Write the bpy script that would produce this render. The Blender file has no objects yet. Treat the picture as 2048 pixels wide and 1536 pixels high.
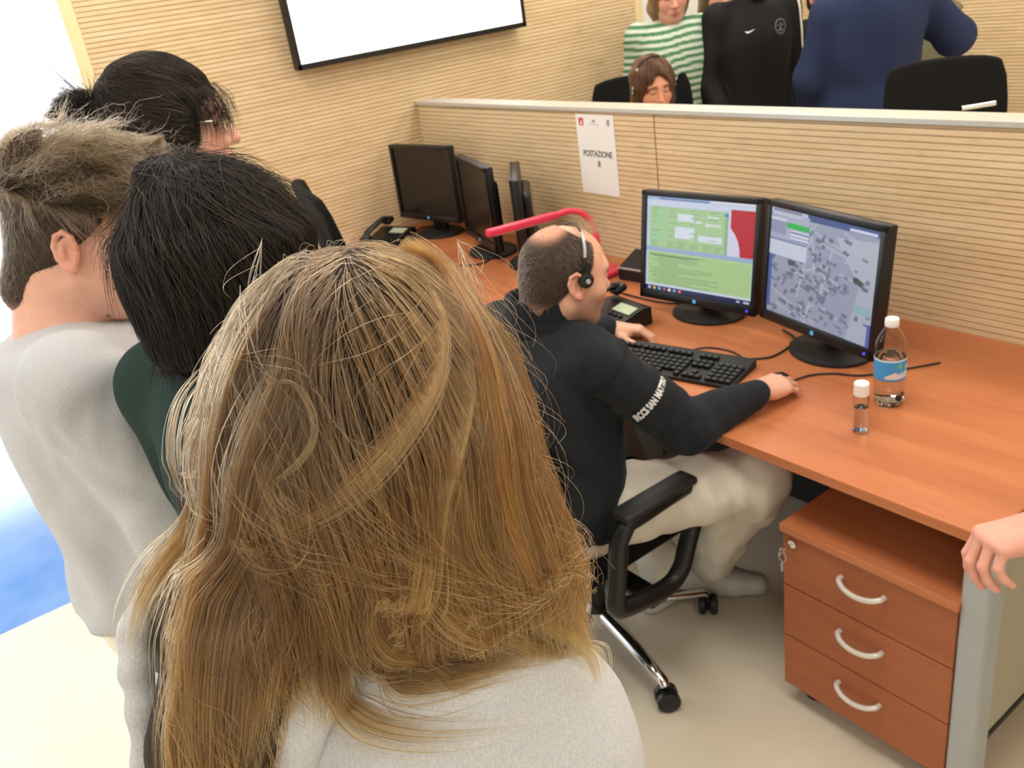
import bpy, bmesh, math, random
import numpy as np
from mathutils import Vector, Matrix

# ------------------------------------------------------------------ scene, camera, light
SC = bpy.context.scene
COL = SC.collection
PI = math.pi
CAMZ = 1.78
CR = np.array([0.5534, 0.8329, 0.0]); CF = np.zeros(3)


def _cam_axes(a, b, c):
    cy, sy, cp, sp, cr, sr = math.cos(a), math.sin(a), math.cos(b), math.sin(b), math.cos(c), math.sin(c)
    f = np.array([sy * cp, cy * cp, sp]); r = np.array([cy, -sy, 0.0]); u = np.cross(r, f)
    return r * cr + u * sr, -r * sr + u * cr, f


RIGHT, UP, FWD = _cam_axes(-0.98473423, -0.43293601, -0.15431167)
FOC = 1756.845


def W(px, py, d):
    """a point seen at picture position px,py, d metres along the viewing axis"""
    return np.array([0, 0, CAMZ]) + d * (FWD + RIGHT * (px - 1024) / FOC - UP * (py - 768) / FOC)


cam = bpy.data.cameras.new('camera'); camo = bpy.data.objects.new('camera', cam); COL.objects.link(camo)
cam.sensor_fit = 'HORIZONTAL'; cam.sensor_width = 36.0; cam.lens = FOC * 36 / 2048
cam.clip_start = 0.02; cam.clip_end = 100
camo.matrix_world = Matrix(((RIGHT[0], UP[0], -FWD[0], 0), (RIGHT[1], UP[1], -FWD[1], 0), (RIGHT[2], UP[2], -FWD[2], CAMZ), (0, 0, 0, 1)))
cam.dof.use_dof = True; cam.dof.focus_distance = 0.62; cam.dof.aperture_fstop = 20
SC.camera = camo
SC.view_settings.view_transform = 'Standard'; SC.view_settings.look = 'None'
SC.view_settings.gamma = 1.0; SC.view_settings.use_curve_mapping = False
SC.view_settings.exposure = -0.1
SC.cycles.max_bounces = 8; SC.cycles.diffuse_bounces = 4; SC.cycles.glossy_bounces = 3
SC.cycles.transmission_bounces = 8; SC.cycles.transparent_max_bounces = 8
SC.cycles.sample_clamp_indirect = 4.0; SC.cycles.caustics_reflective = False; SC.cycles.caustics_refractive = False
wd = bpy.data.worlds.new('daylight'); SC.world = wd; wd.use_nodes = True
wd.node_tree.nodes['Background'].inputs[0].default_value = (0.90, 0.96, 1.0, 1); wd.node_tree.nodes['Background'].inputs[1].default_value = 2.2


def area(name, loc, sx, sy, power, color, rot=(0, 0, 0)):
    l = bpy.data.lights.new(name, 'AREA'); l.shape = 'RECTANGLE'; l.size = sx; l.size_y = sy; l.energy = power; l.color = color
    o = bpy.data.objects.new(name, l); COL.objects.link(o); o.location = loc; o.rotation_euler = rot
    return o


for gx in (-7.2, -5.2, -3.0, -1.0, 1.2):
    for gy in (-1.6, 0.75, 2.9, 4.3):
        area('ceiling_lamp', (gx, gy, 2.775), 1.2, 0.6, 22 if gx > -4 else 40, (1.0, 0.945, 0.87))  # far row added for the back wall, left lamps stronger to brighten that side
for gy in (-1.9, 0.2):
    area('window_daylight', (-8.42, gy, 1.6), 1.8, 1.9, 60, (0.93, 0.97, 1.0), (0, -PI / 2, 0))


# ------------------------------------------------------------------ materials
def lin(c):
    return tuple((v / 255 / 12.92 if v / 255 <= 0.04045 else ((v / 255 + 0.055) / 1.055) ** 2.4) for v in c)


def nn(nt, t, **kw):
    n = nt.nodes.new(t)
    for k, v in kw.items():
        if k.startswith('i_'): n.inputs[k[2:].replace('_', ' ')].default_value = v
        elif k[0] == 'n' and k[1:].isdigit(): n.inputs[int(k[1:])].default_value = v
        else: setattr(n, k, v)
    return n


def mat(name, c=(200, 200, 200), rough=0.5, metal=0.0, spec=0.5, var=0.0, vscale=60, stretch=(1, 1, 1), bump=0.0, bscale=200, col2=None, attr=False, emit=None, trans=0.0, ior=1.45, sheen=0.0, sss=0.0, detail=4):
    m = bpy.data.materials.new(name); m.use_nodes = True; nt = m.node_tree; b = nt.nodes['Principled BSDF']
    b.inputs['Base Color'].default_value = (*lin(c), 1); b.inputs['Roughness'].default_value = rough
    b.inputs['Metallic'].default_value = metal; b.inputs['Specular IOR Level'].default_value = spec
    b.inputs['Transmission Weight'].default_value = trans; b.inputs['IOR'].default_value = ior
    if sheen: b.inputs['Sheen Weight'].default_value = sheen; b.inputs['Sheen Roughness'].default_value = 0.5
    if sss: b.inputs['Subsurface Weight'].default_value = sss; b.inputs['Subsurface Radius'].default_value = (0.012, 0.005, 0.003); b.inputs['Subsurface Scale'].default_value = 0.6
    L = nt.links.new; tc = nn(nt, 'ShaderNodeTexCoord'); src = None
    if attr:
        a = nn(nt, 'ShaderNodeAttribute', attribute_name='col'); src = a.outputs['Color']; L(src, b.inputs['Base Color'])
    if var or col2:
        mp = nn(nt, 'ShaderNodeMapping'); mp.inputs['Scale'].default_value = stretch; L(tc.outputs['Object'], mp.inputs[0])
        no = nn(nt, 'ShaderNodeTexNoise', i_Scale=vscale, i_Detail=detail, i_Roughness=0.6); L(mp.outputs[0], no.inputs['Vector'])
        mx = nn(nt, 'ShaderNodeMix', data_type='RGBA')
        rr = nn(nt, 'ShaderNodeMapRange', n1=0.3, n2=0.7); L(no.outputs[0], rr.inputs[0]); L(rr.outputs[0], mx.inputs[0])
        if attr:
            mx.blend_type = 'MULTIPLY'; mx.inputs[0].default_value = 1
            r2 = nn(nt, 'ShaderNodeMapRange', n1=0.3, n2=0.7, n3=1 - var, n4=1 + var * .4); L(no.outputs[0], r2.inputs[0])
            nt.links.remove(mx.inputs[0].links[0]); L(src, mx.inputs[6]); L(r2.outputs[0], mx.inputs[7])
        else:
            c2 = lin(col2) if col2 else tuple(v * (1 - var) for v in lin(c))
            mx.inputs[6].default_value = (*lin(c), 1); mx.inputs[7].default_value = (*c2, 1)
        L(mx.outputs[2], b.inputs['Base Color'])
    if bump:
        n2 = nn(nt, 'ShaderNodeTexNoise', i_Scale=bscale, i_Detail=3); L(tc.outputs['Object'], n2.inputs['Vector'])
        bp = nn(nt, 'ShaderNodeBump', i_Strength=bump, i_Distance=0.002); L(n2.outputs[0], bp.inputs['Height']); L(bp.outputs[0], b.inputs['Normal'])
    if emit:
        b.inputs['Emission Color'].default_value = (*lin(emit[:3]), 1); b.inputs['Emission Strength'].default_value = emit[3]
    return m


def screen_mat(name, k):
    m = bpy.data.materials.new(name); m.use_nodes = True; nt = m.node_tree; b = nt.nodes['Principled BSDF']
    a = nn(nt, 'ShaderNodeAttribute', attribute_name='col')
    b.inputs['Base Color'].default_value = (0.01, 0.01, 0.01, 1); b.inputs['Roughness'].default_value = 0.35
    nt.links.new(a.outputs['Color'], b.inputs['Emission Color']); b.inputs['Emission Strength'].default_value = k
    return m


def slat_mat():
    m = bpy.data.materials.new('slatted_bamboo'); m.use_nodes = True; nt = m.node_tree; b = nt.nodes['Principled BSDF']; L = nt.links.new
    g = nn(nt, 'ShaderNodeNewGeometry'); s = nn(nt, 'ShaderNodeSeparateXYZ'); L(g.outputs['Position'], s.inputs[0])
    ad = nn(nt, 'ShaderNodeMath', operation='ADD'); L(s.outputs[0], ad.inputs[0]); L(s.outputs[1], ad.inputs[1])
    cb = nn(nt, 'ShaderNodeCombineXYZ'); L(ad.outputs[0], cb.inputs[0]); L(s.outputs[2], cb.inputs[1])
    br = nn(nt, 'ShaderNodeTexBrick', i_Scale=1.0, i_Mortar_Size=0.0, i_Brick_Width=0.34, i_Row_Height=0.036, offset=0.37)
    br.inputs['Color1'].default_value = (*lin((228, 203, 162)), 1); br.inputs['Color2'].default_value = (*lin((221, 194, 151)), 1)
    L(cb.outputs[0], br.inputs['Vector'])
    mp = nn(nt, 'ShaderNodeMapping'); mp.inputs['Scale'].default_value = (3, 40, 1); L(cb.outputs[0], mp.inputs[0])
    no = nn(nt, 'ShaderNodeTexNoise', i_Scale=3.0, i_Detail=5.0); L(mp.outputs[0], no.inputs['Vector'])
    mx = nn(nt, 'ShaderNodeMix', data_type='RGBA', blend_type='MULTIPLY'); mx.inputs[0].default_value = 1
    r = nn(nt, 'ShaderNodeMapRange', n1=0.3, n2=0.7, n3=0.9, n4=1.06); L(no.outputs[0], r.inputs[0])
    L(br.outputs[0], mx.inputs[6]); L(r.outputs[0], mx.inputs[7])
    vo = nn(nt, 'ShaderNodeTexNoise', i_Scale=9.0, i_Detail=1.0); mp2 = nn(nt, 'ShaderNodeMapping'); mp2.inputs['Scale'].default_value = (1, 3, 1); L(cb.outputs[0], mp2.inputs[0]); L(mp2.outputs[0], vo.inputs['Vector'])
    r2 = nn(nt, 'ShaderNodeMapRange', n1=0.64, n2=0.76, n3=1.0, n4=0.86); L(vo.outputs[0], r2.inputs[0])
    m2 = nn(nt, 'ShaderNodeMix', data_type='RGBA', blend_type='MULTIPLY'); m2.inputs[0].default_value = 1; L(mx.outputs[2], m2.inputs[6]); L(r2.outputs[0], m2.inputs[7])
    L(m2.outputs[2], b.inputs['Base Color']); b.inputs['Roughness'].default_value = 0.55; b.inputs['Specular IOR Level'].default_value = 0.3
    return m


def hair_mat(name, rough=0.3, ior=1.5):
    m = bpy.data.materials.new(name); m.use_nodes = True; nt = m.node_tree; nt.nodes.remove(nt.nodes['Principled BSDF'])
    h = nn(nt, 'ShaderNodeBsdfHairPrincipled'); h.model = 'CHIANG'; h.parametrization = 'COLOR'
    a = nn(nt, 'ShaderNodeAttribute', attribute_name='col'); nt.links.new(a.outputs['Color'], h.inputs['Color'])
    h.inputs['Roughness'].default_value = rough; h.inputs['Radial Roughness'].default_value = 0.45; h.inputs['IOR'].default_value = ior
    nt.links.new(h.outputs[0], nt.nodes['Material Output'].inputs[0])
    return m


M = {}
M['slat'] = slat_mat()
M['pale_wood'] = mat('pale_wood', (240, 218, 170), 0.5, var=0.08, vscale=3, stretch=(8, 8, 1))
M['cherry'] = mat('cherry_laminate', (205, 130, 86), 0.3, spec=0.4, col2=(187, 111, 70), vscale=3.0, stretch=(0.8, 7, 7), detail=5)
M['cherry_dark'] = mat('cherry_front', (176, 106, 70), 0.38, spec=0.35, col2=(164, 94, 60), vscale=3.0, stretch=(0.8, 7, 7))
M['cherry_edge'] = mat('cherry_edge', (150, 92, 62), 0.45)
M['white_wall'] = mat('white_paint', (238, 238, 234), 0.7, var=0.02, vscale=2)
M['floor'] = mat('cream_linoleum', (232, 222, 200), 0.28, spec=0.4, col2=(222, 210, 186), vscale=2.5)
M['floor_blue'] = mat('blue_linoleum', (84, 128, 192), 0.2, spec=0.6, col2=(140, 172, 216), vscale=1.6, detail=6)
M['grey_metal'] = mat('grey_painted_metal', (176, 180, 180), 0.4, metal=0.0, var=0.03, vscale=30)
M['alu'] = mat('brushed_aluminium', (205, 203, 192), 0.38, metal=0.35, var=0.03, vscale=8, stretch=(1, 40, 40))
M['panel_grey'] = mat('warm_grey_panel', (178, 172, 150), 0.55, var=0.03, vscale=20)
M['chrome'] = mat('chrome', (220, 220, 222), 0.12, metal=1.0, var=0.02)
M['black'] = mat('black_plastic', (20, 20, 21), 0.38, var=0.1, vscale=90)
M['black_matte'] = mat('black_matte_plastic', (27, 27, 28), 0.55, bump=0.1, bscale=900)
M['black_fabric'] = mat('black_fabric', (17, 17, 18), 0.85, var=0.25, vscale=500, bump=0.25, bscale=900, spec=0.2)
M['dark_panel'] = mat('dark_panel', (30, 27, 25), 0.6, var=0.1)
M['screen_off'] = mat('dark_lcd', (24, 23, 21), 0.25, var=0.08, vscale=3)
M['handle'] = mat('satin_nickel', (226, 222, 212), 0.3, metal=0.2, var=0.02)
M['red'] = mat('red_plastic', (226, 58, 88), 0.32, var=0.04, vscale=20)
M['paper'] = mat('paper', (240, 238, 232), 0.7, var=0.01)
M['ink'] = mat('black_ink', (32, 30, 30), 0.7, var=0.02)
M['red_ink'] = mat('red_ink', (214, 70, 78), 0.7, var=0.02)
M['grey_ink'] = mat('grey_ink', (165, 163, 160), 0.7, var=0.02)
M['white_plastic'] = mat('white_plastic', (244, 243, 240), 0.3, var=0.01)
M['glass'] = mat('clear_glass', (255, 255, 255), 0.0, trans=1.0, ior=1.45, var=0.0)
M['pet'] = mat('clear_plastic', (250, 252, 253), 0.03, trans=1.0, ior=1.18)
M['water'] = mat('water', (255, 255, 255), 0.0, trans=1.0, ior=1.33)
M['label'] = mat('bottle_label', (60, 150, 215), 0.35, attr=True)
M['led'] = mat('blue_led', (60, 60, 255), 0.4, emit=(70, 70, 255, 2.0))
M['logo_blue'] = mat('logo_badge', (90, 170, 225), 0.3, emit=(90, 170, 225, 0.25))
M['lcd'] = mat('grey_lcd', (176, 190, 160), 0.3, var=0.05, vscale=40)
M['silver'] = mat('silver_plastic', (196, 196, 196), 0.3, metal=0.5, var=0.02)
M['white_cable'] = mat('white_cable', (222, 220, 212), 0.4, var=0.02)
M['skin'] = mat('skin', (220, 165, 140), 0.5, attr=True, var=0.07, vscale=55, sss=0.12, spec=0.35, bump=0.06, bscale=700)
M['eye'] = mat('eye', attr=True, rough=0.1)
M['heather'] = mat('heather_grey_fleece', (202, 202, 204), 0.9, col2=(178, 179, 183), vscale=420, stretch=(1.5, 1.5, .6), bump=0.35, bscale=700, spec=0.15, sheen=0.1)
M['heather_dark'] = mat('heather_grey_rib', (200, 198, 194), 0.9, col2=(182, 181, 180), vscale=200, bump=0.35, bscale=700, spec=0.15)
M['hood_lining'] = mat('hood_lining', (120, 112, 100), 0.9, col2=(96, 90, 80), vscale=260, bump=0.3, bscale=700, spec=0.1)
M['green'] = mat('bottle_green_cotton', (37, 58, 52), 0.85, col2=(31, 50, 46), vscale=260, bump=0.2, bscale=900, spec=0.2)
M['white_cotton'] = mat('white_cotton', (232, 231, 226), 0.85, var=0.04, vscale=60, bump=0.2, bscale=800, spec=0.2)
M['cream_cotton'] = mat('cream_cotton', (238, 232, 218), 0.85, var=0.04, vscale=60, bump=0.2, bscale=800, spec=0.2)
M['navy_fleece'] = mat('dark_navy_fleece', (35, 38, 44), 0.88, col2=(29, 32, 37), vscale=220, bump=0.3, bscale=800, spec=0.2, sheen=0.05)
M['seam'] = mat('dark_seam', (18, 20, 24), 0.9, var=0.05)
M['trousers'] = mat('off_white_trousers', (222, 214, 200), 0.85, var=0.06, vscale=40, bump=0.2, bscale=700, spec=0.2)
M['blue_sweat'] = mat('navy_sweatshirt', (44, 54, 86), 0.88, col2=(37, 46, 74), vscale=150, bump=0.25, bscale=700, spec=0.2)
M['track'] = mat('black_tracksuit', (17, 17, 19), 0.75, var=0.1, vscale=30, spec=0.3)
M['print_white'] = mat('white_print', (226, 226, 226), 0.7, var=0.02)
M['print_grey'] = mat('grey_print', (100, 102, 106), 0.7, var=0.05)
M['stripe'] = mat('striped_knit', (120, 160, 130), 0.9, attr=True, var=0.12, vscale=160, bump=0.3, bscale=600)
M['khaki'] = mat('khaki_jacket', (104, 103, 78), 0.8, var=0.12, vscale=30, bump=0.2)
M['denim'] = mat('dark_jeans', (38, 44, 60), 0.85, var=0.15, vscale=80, bump=0.2)
M['shoe'] = mat('white_shoe', (214, 212, 208), 0.5, var=0.03)
M['shoe_dark'] = mat('dark_shoe', (30, 30, 32), 0.5, var=0.03)
M['under_hair'] = mat('under_hair', attr=True, rough=0.75, spec=0.2, var=0.25, vscale=240, bump=0.6, bscale=500)
M['hair'] = hair_mat('hair_strands', 0.28)
M['hair_dark'] = mat('dark_hair_strands', (30, 25, 22), 0.42, spec=0.28, attr=True)
M['hair_dull'] = hair_mat('hair_strands_matte', 0.4)
M['spectacle_metal'] = mat('spectacle_wire', (196, 192, 184), 0.25, metal=1.0, var=0.02)
M['lens'] = mat('lens_glass', (255, 255, 255), 0.0, trans=1.0, ior=1.05)
M['tv_on'] = mat('lit_tv_screen', (255, 255, 255), 0.4, emit=(255, 255, 255, 1.4))
M['orange'] = mat('orange_laminate', (222, 120, 62), 0.4, var=0.06, vscale=8)


# ------------------------------------------------------------------ mesh helpers
def link(name, me, m=None, parent=None, smooth=False):
    o = bpy.data.objects.new(name, me); COL.objects.link(o)
    if m is not None and not len(me.materials): me.materials.append(m)
    if parent is not None: o.parent = parent
    if smooth: me.polygons.foreach_set('use_smooth', np.ones(len(me.polygons), bool))
    return o


def tag(o, label=None, cat=None, group=None, kind=None):
    for k, v in (('label', label), ('category', cat), ('group', group), ('kind', kind)):
        if v: o[k] = v
    return o


def empty(name, loc, label, cat, group=None, rz=0.0):
    o = bpy.data.objects.new(name, None); COL.objects.link(o); o.location = loc; o.rotation_euler = (0, 0, rz); o.empty_display_size = 0.1
    return tag(o, label, cat, group)


def copy_tree(o, parent=None):
    c = o.copy(); COL.objects.link(c)
    if parent is not None: c.parent = parent
    for ch in list(o.children): copy_tree(ch, c)
    return c


class MB:
    def __init__(s): s.bm = bmesh.new(); s.lay = None

    def _xf(s, vs, loc, R):
        Mx = Matrix.Translation(Vector(loc)) @ (R.to_4x4() if R is not None else Matrix.Identity(4))
        bmesh.ops.transform(s.bm, matrix=Mx, verts=vs)

    def box(s, c, size, bev=0.0, R=None, seg=2):
        r = bmesh.ops.create_cube(s.bm, size=1.0); vs = r['verts']
        bmesh.ops.scale(s.bm, vec=Vector(size), verts=vs)
        if bev > 0:
            es = list({e for v in vs for e in v.link_edges})
            q = bmesh.ops.bevel(s.bm, geom=es, offset=min(bev, min(size) * .49), segments=seg, affect='EDGES', profile=0.5)
            vs = list({v for f in q['faces'] for v in f.verts} | {v for v in vs if v.is_valid})
        s._xf(vs, c, R); return s

    def tube(s, pts, r, n=10, closed=False, flat=1.0, cap=True, up=(0, 0, 1)):
        pts = [Vector(p) for p in pts]; m = len(pts); rs = r if hasattr(r, '__len__') else [r] * m
        rings = []; prev = None
        for i, p in enumerate(pts):
            a = pts[i - 1] if (i > 0 or closed) else p; b = pts[(i + 1) % m] if (i < m - 1 or closed) else p
            t = (b - a).normalized()
            if prev is None:
                x = t.cross(Vector(up))
                if x.length < 1e-4: x = t.cross(Vector((1, 0, 0)))
                x.normalize()
            else:
                x = (prev - t * prev.dot(t)).normalized()
            prev = x; y = t.cross(x)
            rings.append([s.bm.verts.new(p + (x * math.cos(2 * PI * k / n) + y * math.sin(2 * PI * k / n) * flat) * rs[i]) for k in range(n)])
        for i in range(m if closed else m - 1):
            A, B = rings[i], rings[(i + 1) % m]
            for k in range(n): s.bm.faces.new((A[k], A[(k + 1) % n], B[(k + 1) % n], B[k]))
        if cap and not closed:
            s.bm.faces.new(rings[0][::-1]); s.bm.faces.new(rings[-1])
        return s

    def lathe(s, prof, c=(0, 0, 0), n=32, R=None, lobes=None):
        """prof: (radius, z) from bottom to top"""
        rings = []; allv = []
        for r, z in prof:
            if r < 1e-5: v = [s.bm.verts.new((0, 0, z))]
            else:
                v = []
                for k in range(n):
                    a = 2 * PI * k / n; q = r * (lobes(a, z) if lobes else 1)
                    v.append(s.bm.verts.new((q * math.cos(a), q * math.sin(a), z)))
            rings.append(v); allv += v
        for A, B in zip(rings, rings[1:]):
            if len(A) == 1 and len(B) == 1: continue
            for k in range(n):
                k2 = (k + 1) % n
                if len(A) == 1: s.bm.faces.new((A[0], B[k2], B[k]))
                elif len(B) == 1: s.bm.faces.new((A[k], A[k2], B[0]))
                else: s.bm.faces.new((A[k], A[k2], B[k2], B[k]))
        s._xf(allv, c, R); return s

    def prism(s, poly, h, c=(0, 0, 0), R=None, bev=0.0):
        """poly in xy, extruded 0..h in z"""
        a = [s.bm.verts.new((x, y, 0)) for x, y in poly]; b = [s.bm.verts.new((x, y, h)) for x, y in poly]; n = len(poly)
        fs = [s.bm.faces.new(a[::-1]), s.bm.faces.new(b)] + [s.bm.faces.new((a[i], a[(i + 1) % n], b[(i + 1) % n], b[i])) for i in range(n)]
        bmesh.ops.recalc_face_normals(s.bm, faces=fs); vs = a + b
        if bev:
            es = list({e for f in fs[:2] for e in f.edges})
            q = bmesh.ops.bevel(s.bm, geom=es, offset=bev, segments=2, affect='EDGES'); vs = list({v for f in q['faces'] for v in f.verts} | {v for v in vs if v.is_valid})
        s._xf(vs, c, R); return s

    def quad(s, p, col=None):
        f = s.bm.faces.new([s.bm.verts.new(q) for q in p])
        if col is not None:
            if s.lay is None: s.lay = s.bm.verts.layers.float_color.new('col')
            for v in f.verts: v[s.lay] = (*lin(col), 1)
        return s

    def build(s, name, m, parent=None, smooth=None):
        me = bpy.data.meshes.new(name); s.bm.normal_update(); s.bm.to_mesh(me); s.bm.free()
        o = link(name, me, m, parent)
        if smooth is not None:
            me.polygons.foreach_set('use_smooth', np.ones(len(me.polygons), bool)); me.set_sharp_from_angle(angle=smooth)
        return o


def RZ(a): return Matrix.Rotation(a, 3, 'Z')


def bez(*pts, n=24):
    """smooth curve through points (Catmull-Rom)"""
    P = [np.array(p, float) for p in pts]; P = [2 * P[0] - P[1]] + P + [2 * P[-1] - P[-2]]; out = []
    k = len(P) - 3
    for i in range(k):
        p0, p1, p2, p3 = P[i:i + 4]; m = max(2, n // k)
        for t in np.linspace(0, 1, m, endpoint=(i == k - 1)):
            out.append(.5 * ((2 * p1) + (-p0 + p2) * t + (2 * p0 - 5 * p1 + 4 * p2 - p3) * t * t + (-p0 + 3 * p1 - 3 * p2 + p3) * t ** 3))
    return np.array(out)


# ------------------------------------------------------------------ room shell
def slats(name, p0, u, L, z0, z1, nrm, thick, parent=None, pitch=0.018, gw=0.003, gd=0.006, m='slat'):
    """panel with horizontal milled grooves on its front face; p0 front bottom start, u along, nrm out of the face"""
    prof = [(0.0, z0)]; z = z0 + pitch
    while z < z1 - gw:
        prof += [(0, z - gw / 2), (gd, z - gw / 2 + .0004), (gd, z + gw / 2 - .0004), (0, z + gw / 2)]; z += pitch
    prof += [(0, z1)]
    n = len(prof); pr = np.array(prof); u = np.array(u, float); nr = np.array(nrm, float); p0 = np.array(p0, float)
    V = []
    for e in (0, L):
        q = np.zeros((n, 3)); q[:, :2] = p0 + u * e - nr[None] * pr[:, :1]; q[:, 2] = pr[:, 1]; V.append(q)
    for e in (0, L):
        b = p0 + u * e - nr * thick; V.append(np.array([[b[0], b[1], z0], [b[0], b[1], z1]]))
    V = np.concatenate(V); F = [(i, n + i, n + i + 1, i + 1) for i in range(n - 1)]
    a, b = 2 * n, 2 * n + 2
    F += [(a, a + 1, b + 1, b), (n - 1, 2 * n - 1, b + 1, a + 1), (0, a, b, n), [a, *range(0, n), a + 1], [*range(n, 2 * n)][::-1] + [b, b + 1]]
    me = bpy.data.meshes.new(name); me.from_pydata(V.tolist(), [], F); me.update()
    bm = bmesh.new(); bm.from_mesh(me); bmesh.ops.recalc_face_normals(bm, faces=bm.faces); bm.to_mesh(me); bm.free()
    return link(name, me, M[m], parent)


def struct(o): o['kind'] = 'structure'; return o


XL, XR, YF, YB, ZC = -8.6, 3.0, -3.0, 5.13, 2.8
struct(MB().box(((-3.088 + XR) / 2, (YF + YB) / 2, -.03), (XR + 3.088, YB - YF, .06)).build('floor', M['floor']))
struct(MB().box(((XL - 3.088) / 2, (YF + YB) / 2, -.03), (-3.088 - XL, YB - YF, .06)).build('floor_blue', M['floor_blue']))
struct(MB().box(((XL + XR) / 2, (YF + YB) / 2, ZC + .05), (XR - XL, YB - YF, .1)).build('ceiling', M['white_wall']))
struct(slats('wall_left', (-3.77, .845), (0, 1), 2.835, 0, ZC, (1, 0), .12))
struct(slats('wall_back', (-3.77, YB), (1, 0), XR + 3.77, 0, ZC, (0, -1), .12))
struct(MB().box((XR + .05, (YF + YB) / 2, ZC / 2), (.1, YB - YF, ZC)).build('wall_right', M['white_wall']))
struct(MB().box(((XL + XR) / 2, YF - .05, ZC / 2), (XR - XL, .1, ZC)).build('wall_front', M['white_wall']))
struct(MB().box(((XL - 3.89) / 2, YB + .05, ZC / 2), (-3.89 - XL, .1, ZC)).build('wall_far', M['white_wall']))
struct(MB().box((-3.83, .82, ZC / 2), (.13, .05, ZC), .004).build('trim_1', M['pale_wood']))
struct(MB().box((-3.82, 3.705, ZC / 2), (.12, .05, ZC), .004).build('trim_2', M['pale_wood']))
struct(MB().box((-3.80, 5.095, ZC / 2), (.10, .07, ZC), .004).build('trim_3', M['pale_wood']))
d = struct(MB().box((-3.83, 4.39, 1.05), (.045, 1.31, 2.1), .004).build('door_1', M['white_wall']))
b = MB(); b.tube(bez((-3.806, 3.84, 1.02), (-3.77, 3.84, 1.02), (-3.765, 3.86, 1.02), (-3.765, 3.96, 1.02), n=12), .009)
b.build('door_handle', M['chrome'], d, .6)
struct(MB().box((-3.83, 4.39, 2.45), (.06, 1.31, .7)).build('wall_over_door', M['white_wall']))
# window wall at the far left, open to the daylight
wl = MB()
for y0, y1, z0, z1 in ((YF, YB, 0, .5), (YF, YB, 2.65, ZC), (YF, -2.8, .5, 2.65), (1.15, YB, .5, 2.65), (-.9, -.8, .5, 2.65)):
    wl.box((XL - .05, (y0 + y1) / 2, (z0 + z1) / 2), (.1, y1 - y0, z1 - z0))
struct(wl.build('wall_window', M['white_wall']))
for k, (y0, y1) in enumerate(((-2.8, -.9), (-.8, 1.15))):
    f = MB()
    for c, s in (((y0 + .03, 1.575), (.06, 2.15)), ((y1 - .03, 1.575), (.06, 2.15)), (((y0 + y1) / 2, .53), (y1 - y0, .06)), (((y0 + y1) / 2, 2.62), (y1 - y0, .06))):
        f.box((XL - .03, c[0], c[1]), (.06, s[0], s[1]), .004)
    fo = struct(f.build(f'window_{k + 1}', M['white_plastic']))
    MB().box((XL - .03, (y0 + y1) / 2, 1.575), (.006, y1 - y0 - .12, 2.03)).build('pane', M['glass'], fo)

# ------------------------------------------------------------------ low partition between the desks
dv = empty('desk_divider', (-3.77, 2.213, 0), 'low bamboo-slatted partition with grey metal rail running behind the desk', 'divider')
for x0, x1 in ((0, 1.551), (1.557, 3.107), (3.113, 4.66)):
    slats('slat_panel', (x0, 0), (1, 0), x1 - x0, .03, 1.283, (0, -1), .072, dv)
for x in (1.554, 3.11): MB().box((x, .036, .65), (.005, .066, 1.26)).build('joint_strip', M['cherry_edge'], dv)
MB().box((2.33, .036, 1.291), (4.66, .094, .018), .003).build('cap_rail', M['alu'], dv)
MB().box((2.33, .036, .015), (4.66, .06, .03)).build('base_rail', M['alu'], dv)

# ------------------------------------------------------------------ desk and drawer pedestal
dk = empty('desk', (-2.19, 1.8, 0), 'long cherry-wood desk with grey metal leg along the slatted partition', 'desk')
DX, DY = -2.19, 1.8
MB().box((-2.19 - DX, 1.798 - DY, .7225), (3.15, .826, .025), .002).build('desktop', M['cherry'], dk)
for x in (-.635, -3.70): MB().box((x - DX, 1.432 - DY, .355), (.06, .062, .71), .012, seg=3).build('leg', M['grey_metal'], dk)
for x in (-.635, -3.70): MB().box((x - DX, 2.15 - DY, .355), (.06, .062, .71), .012, seg=3).build('leg', M['grey_metal'], dk)
for x in (-2.2,): MB().box((x - DX, 1.95 - DY, .355), (.06, .3, .71), .012, seg=3).build('leg', M['grey_metal'], dk)
MB().box((-.632 - DX, 1.79 - DY, .43), (.022, .66, .52), .002).build('side_panel', M['panel_grey'], dk)
MB().box((-.632 - DX, 1.79 - DY, .163), (.03, .66, .014), .002).build('panel_edge', M['dark_panel'], dk)
MB().box((-2.17 - DX, 2.165 - DY, .36), (2.98, .018, .69)).build('under_desk_shade', M['dark_panel'], dk)  # dark sheet added to stand in for the shade under the desk

CX = -.872; CY = 1.40
cb = empty('drawer_pedestal', (CX, CY, 0), 'cherry-wood three-drawer pedestal on casters under the desk end', 'drawer unit')
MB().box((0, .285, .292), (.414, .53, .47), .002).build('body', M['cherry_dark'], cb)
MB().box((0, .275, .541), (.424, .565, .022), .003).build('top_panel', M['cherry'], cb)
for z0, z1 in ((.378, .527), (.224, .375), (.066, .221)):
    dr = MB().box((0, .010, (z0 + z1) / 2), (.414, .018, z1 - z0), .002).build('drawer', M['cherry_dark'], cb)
    hz = z0 + (z1 - z0) * .66; hp = bez((-.052, .002, hz), (-.05, -.012, hz), (-.03, -.024, hz - .006), (0, -.028, hz - .009), (.03, -.024, hz - .006), (.05, -.012, hz), (.052, .002, hz), n=30)
    MB().tube(hp, .0065, 10).build('handle', M['handle'], dr, .8)
lk = MB().lathe([(.0, .0), (.010, .0), (.010, .006), (.0, .006)], (-.178, .001, .506), 20, Matrix.Rotation(PI / 2, 3, 'X')).build('lock', M['chrome'], cb, .6)
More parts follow.
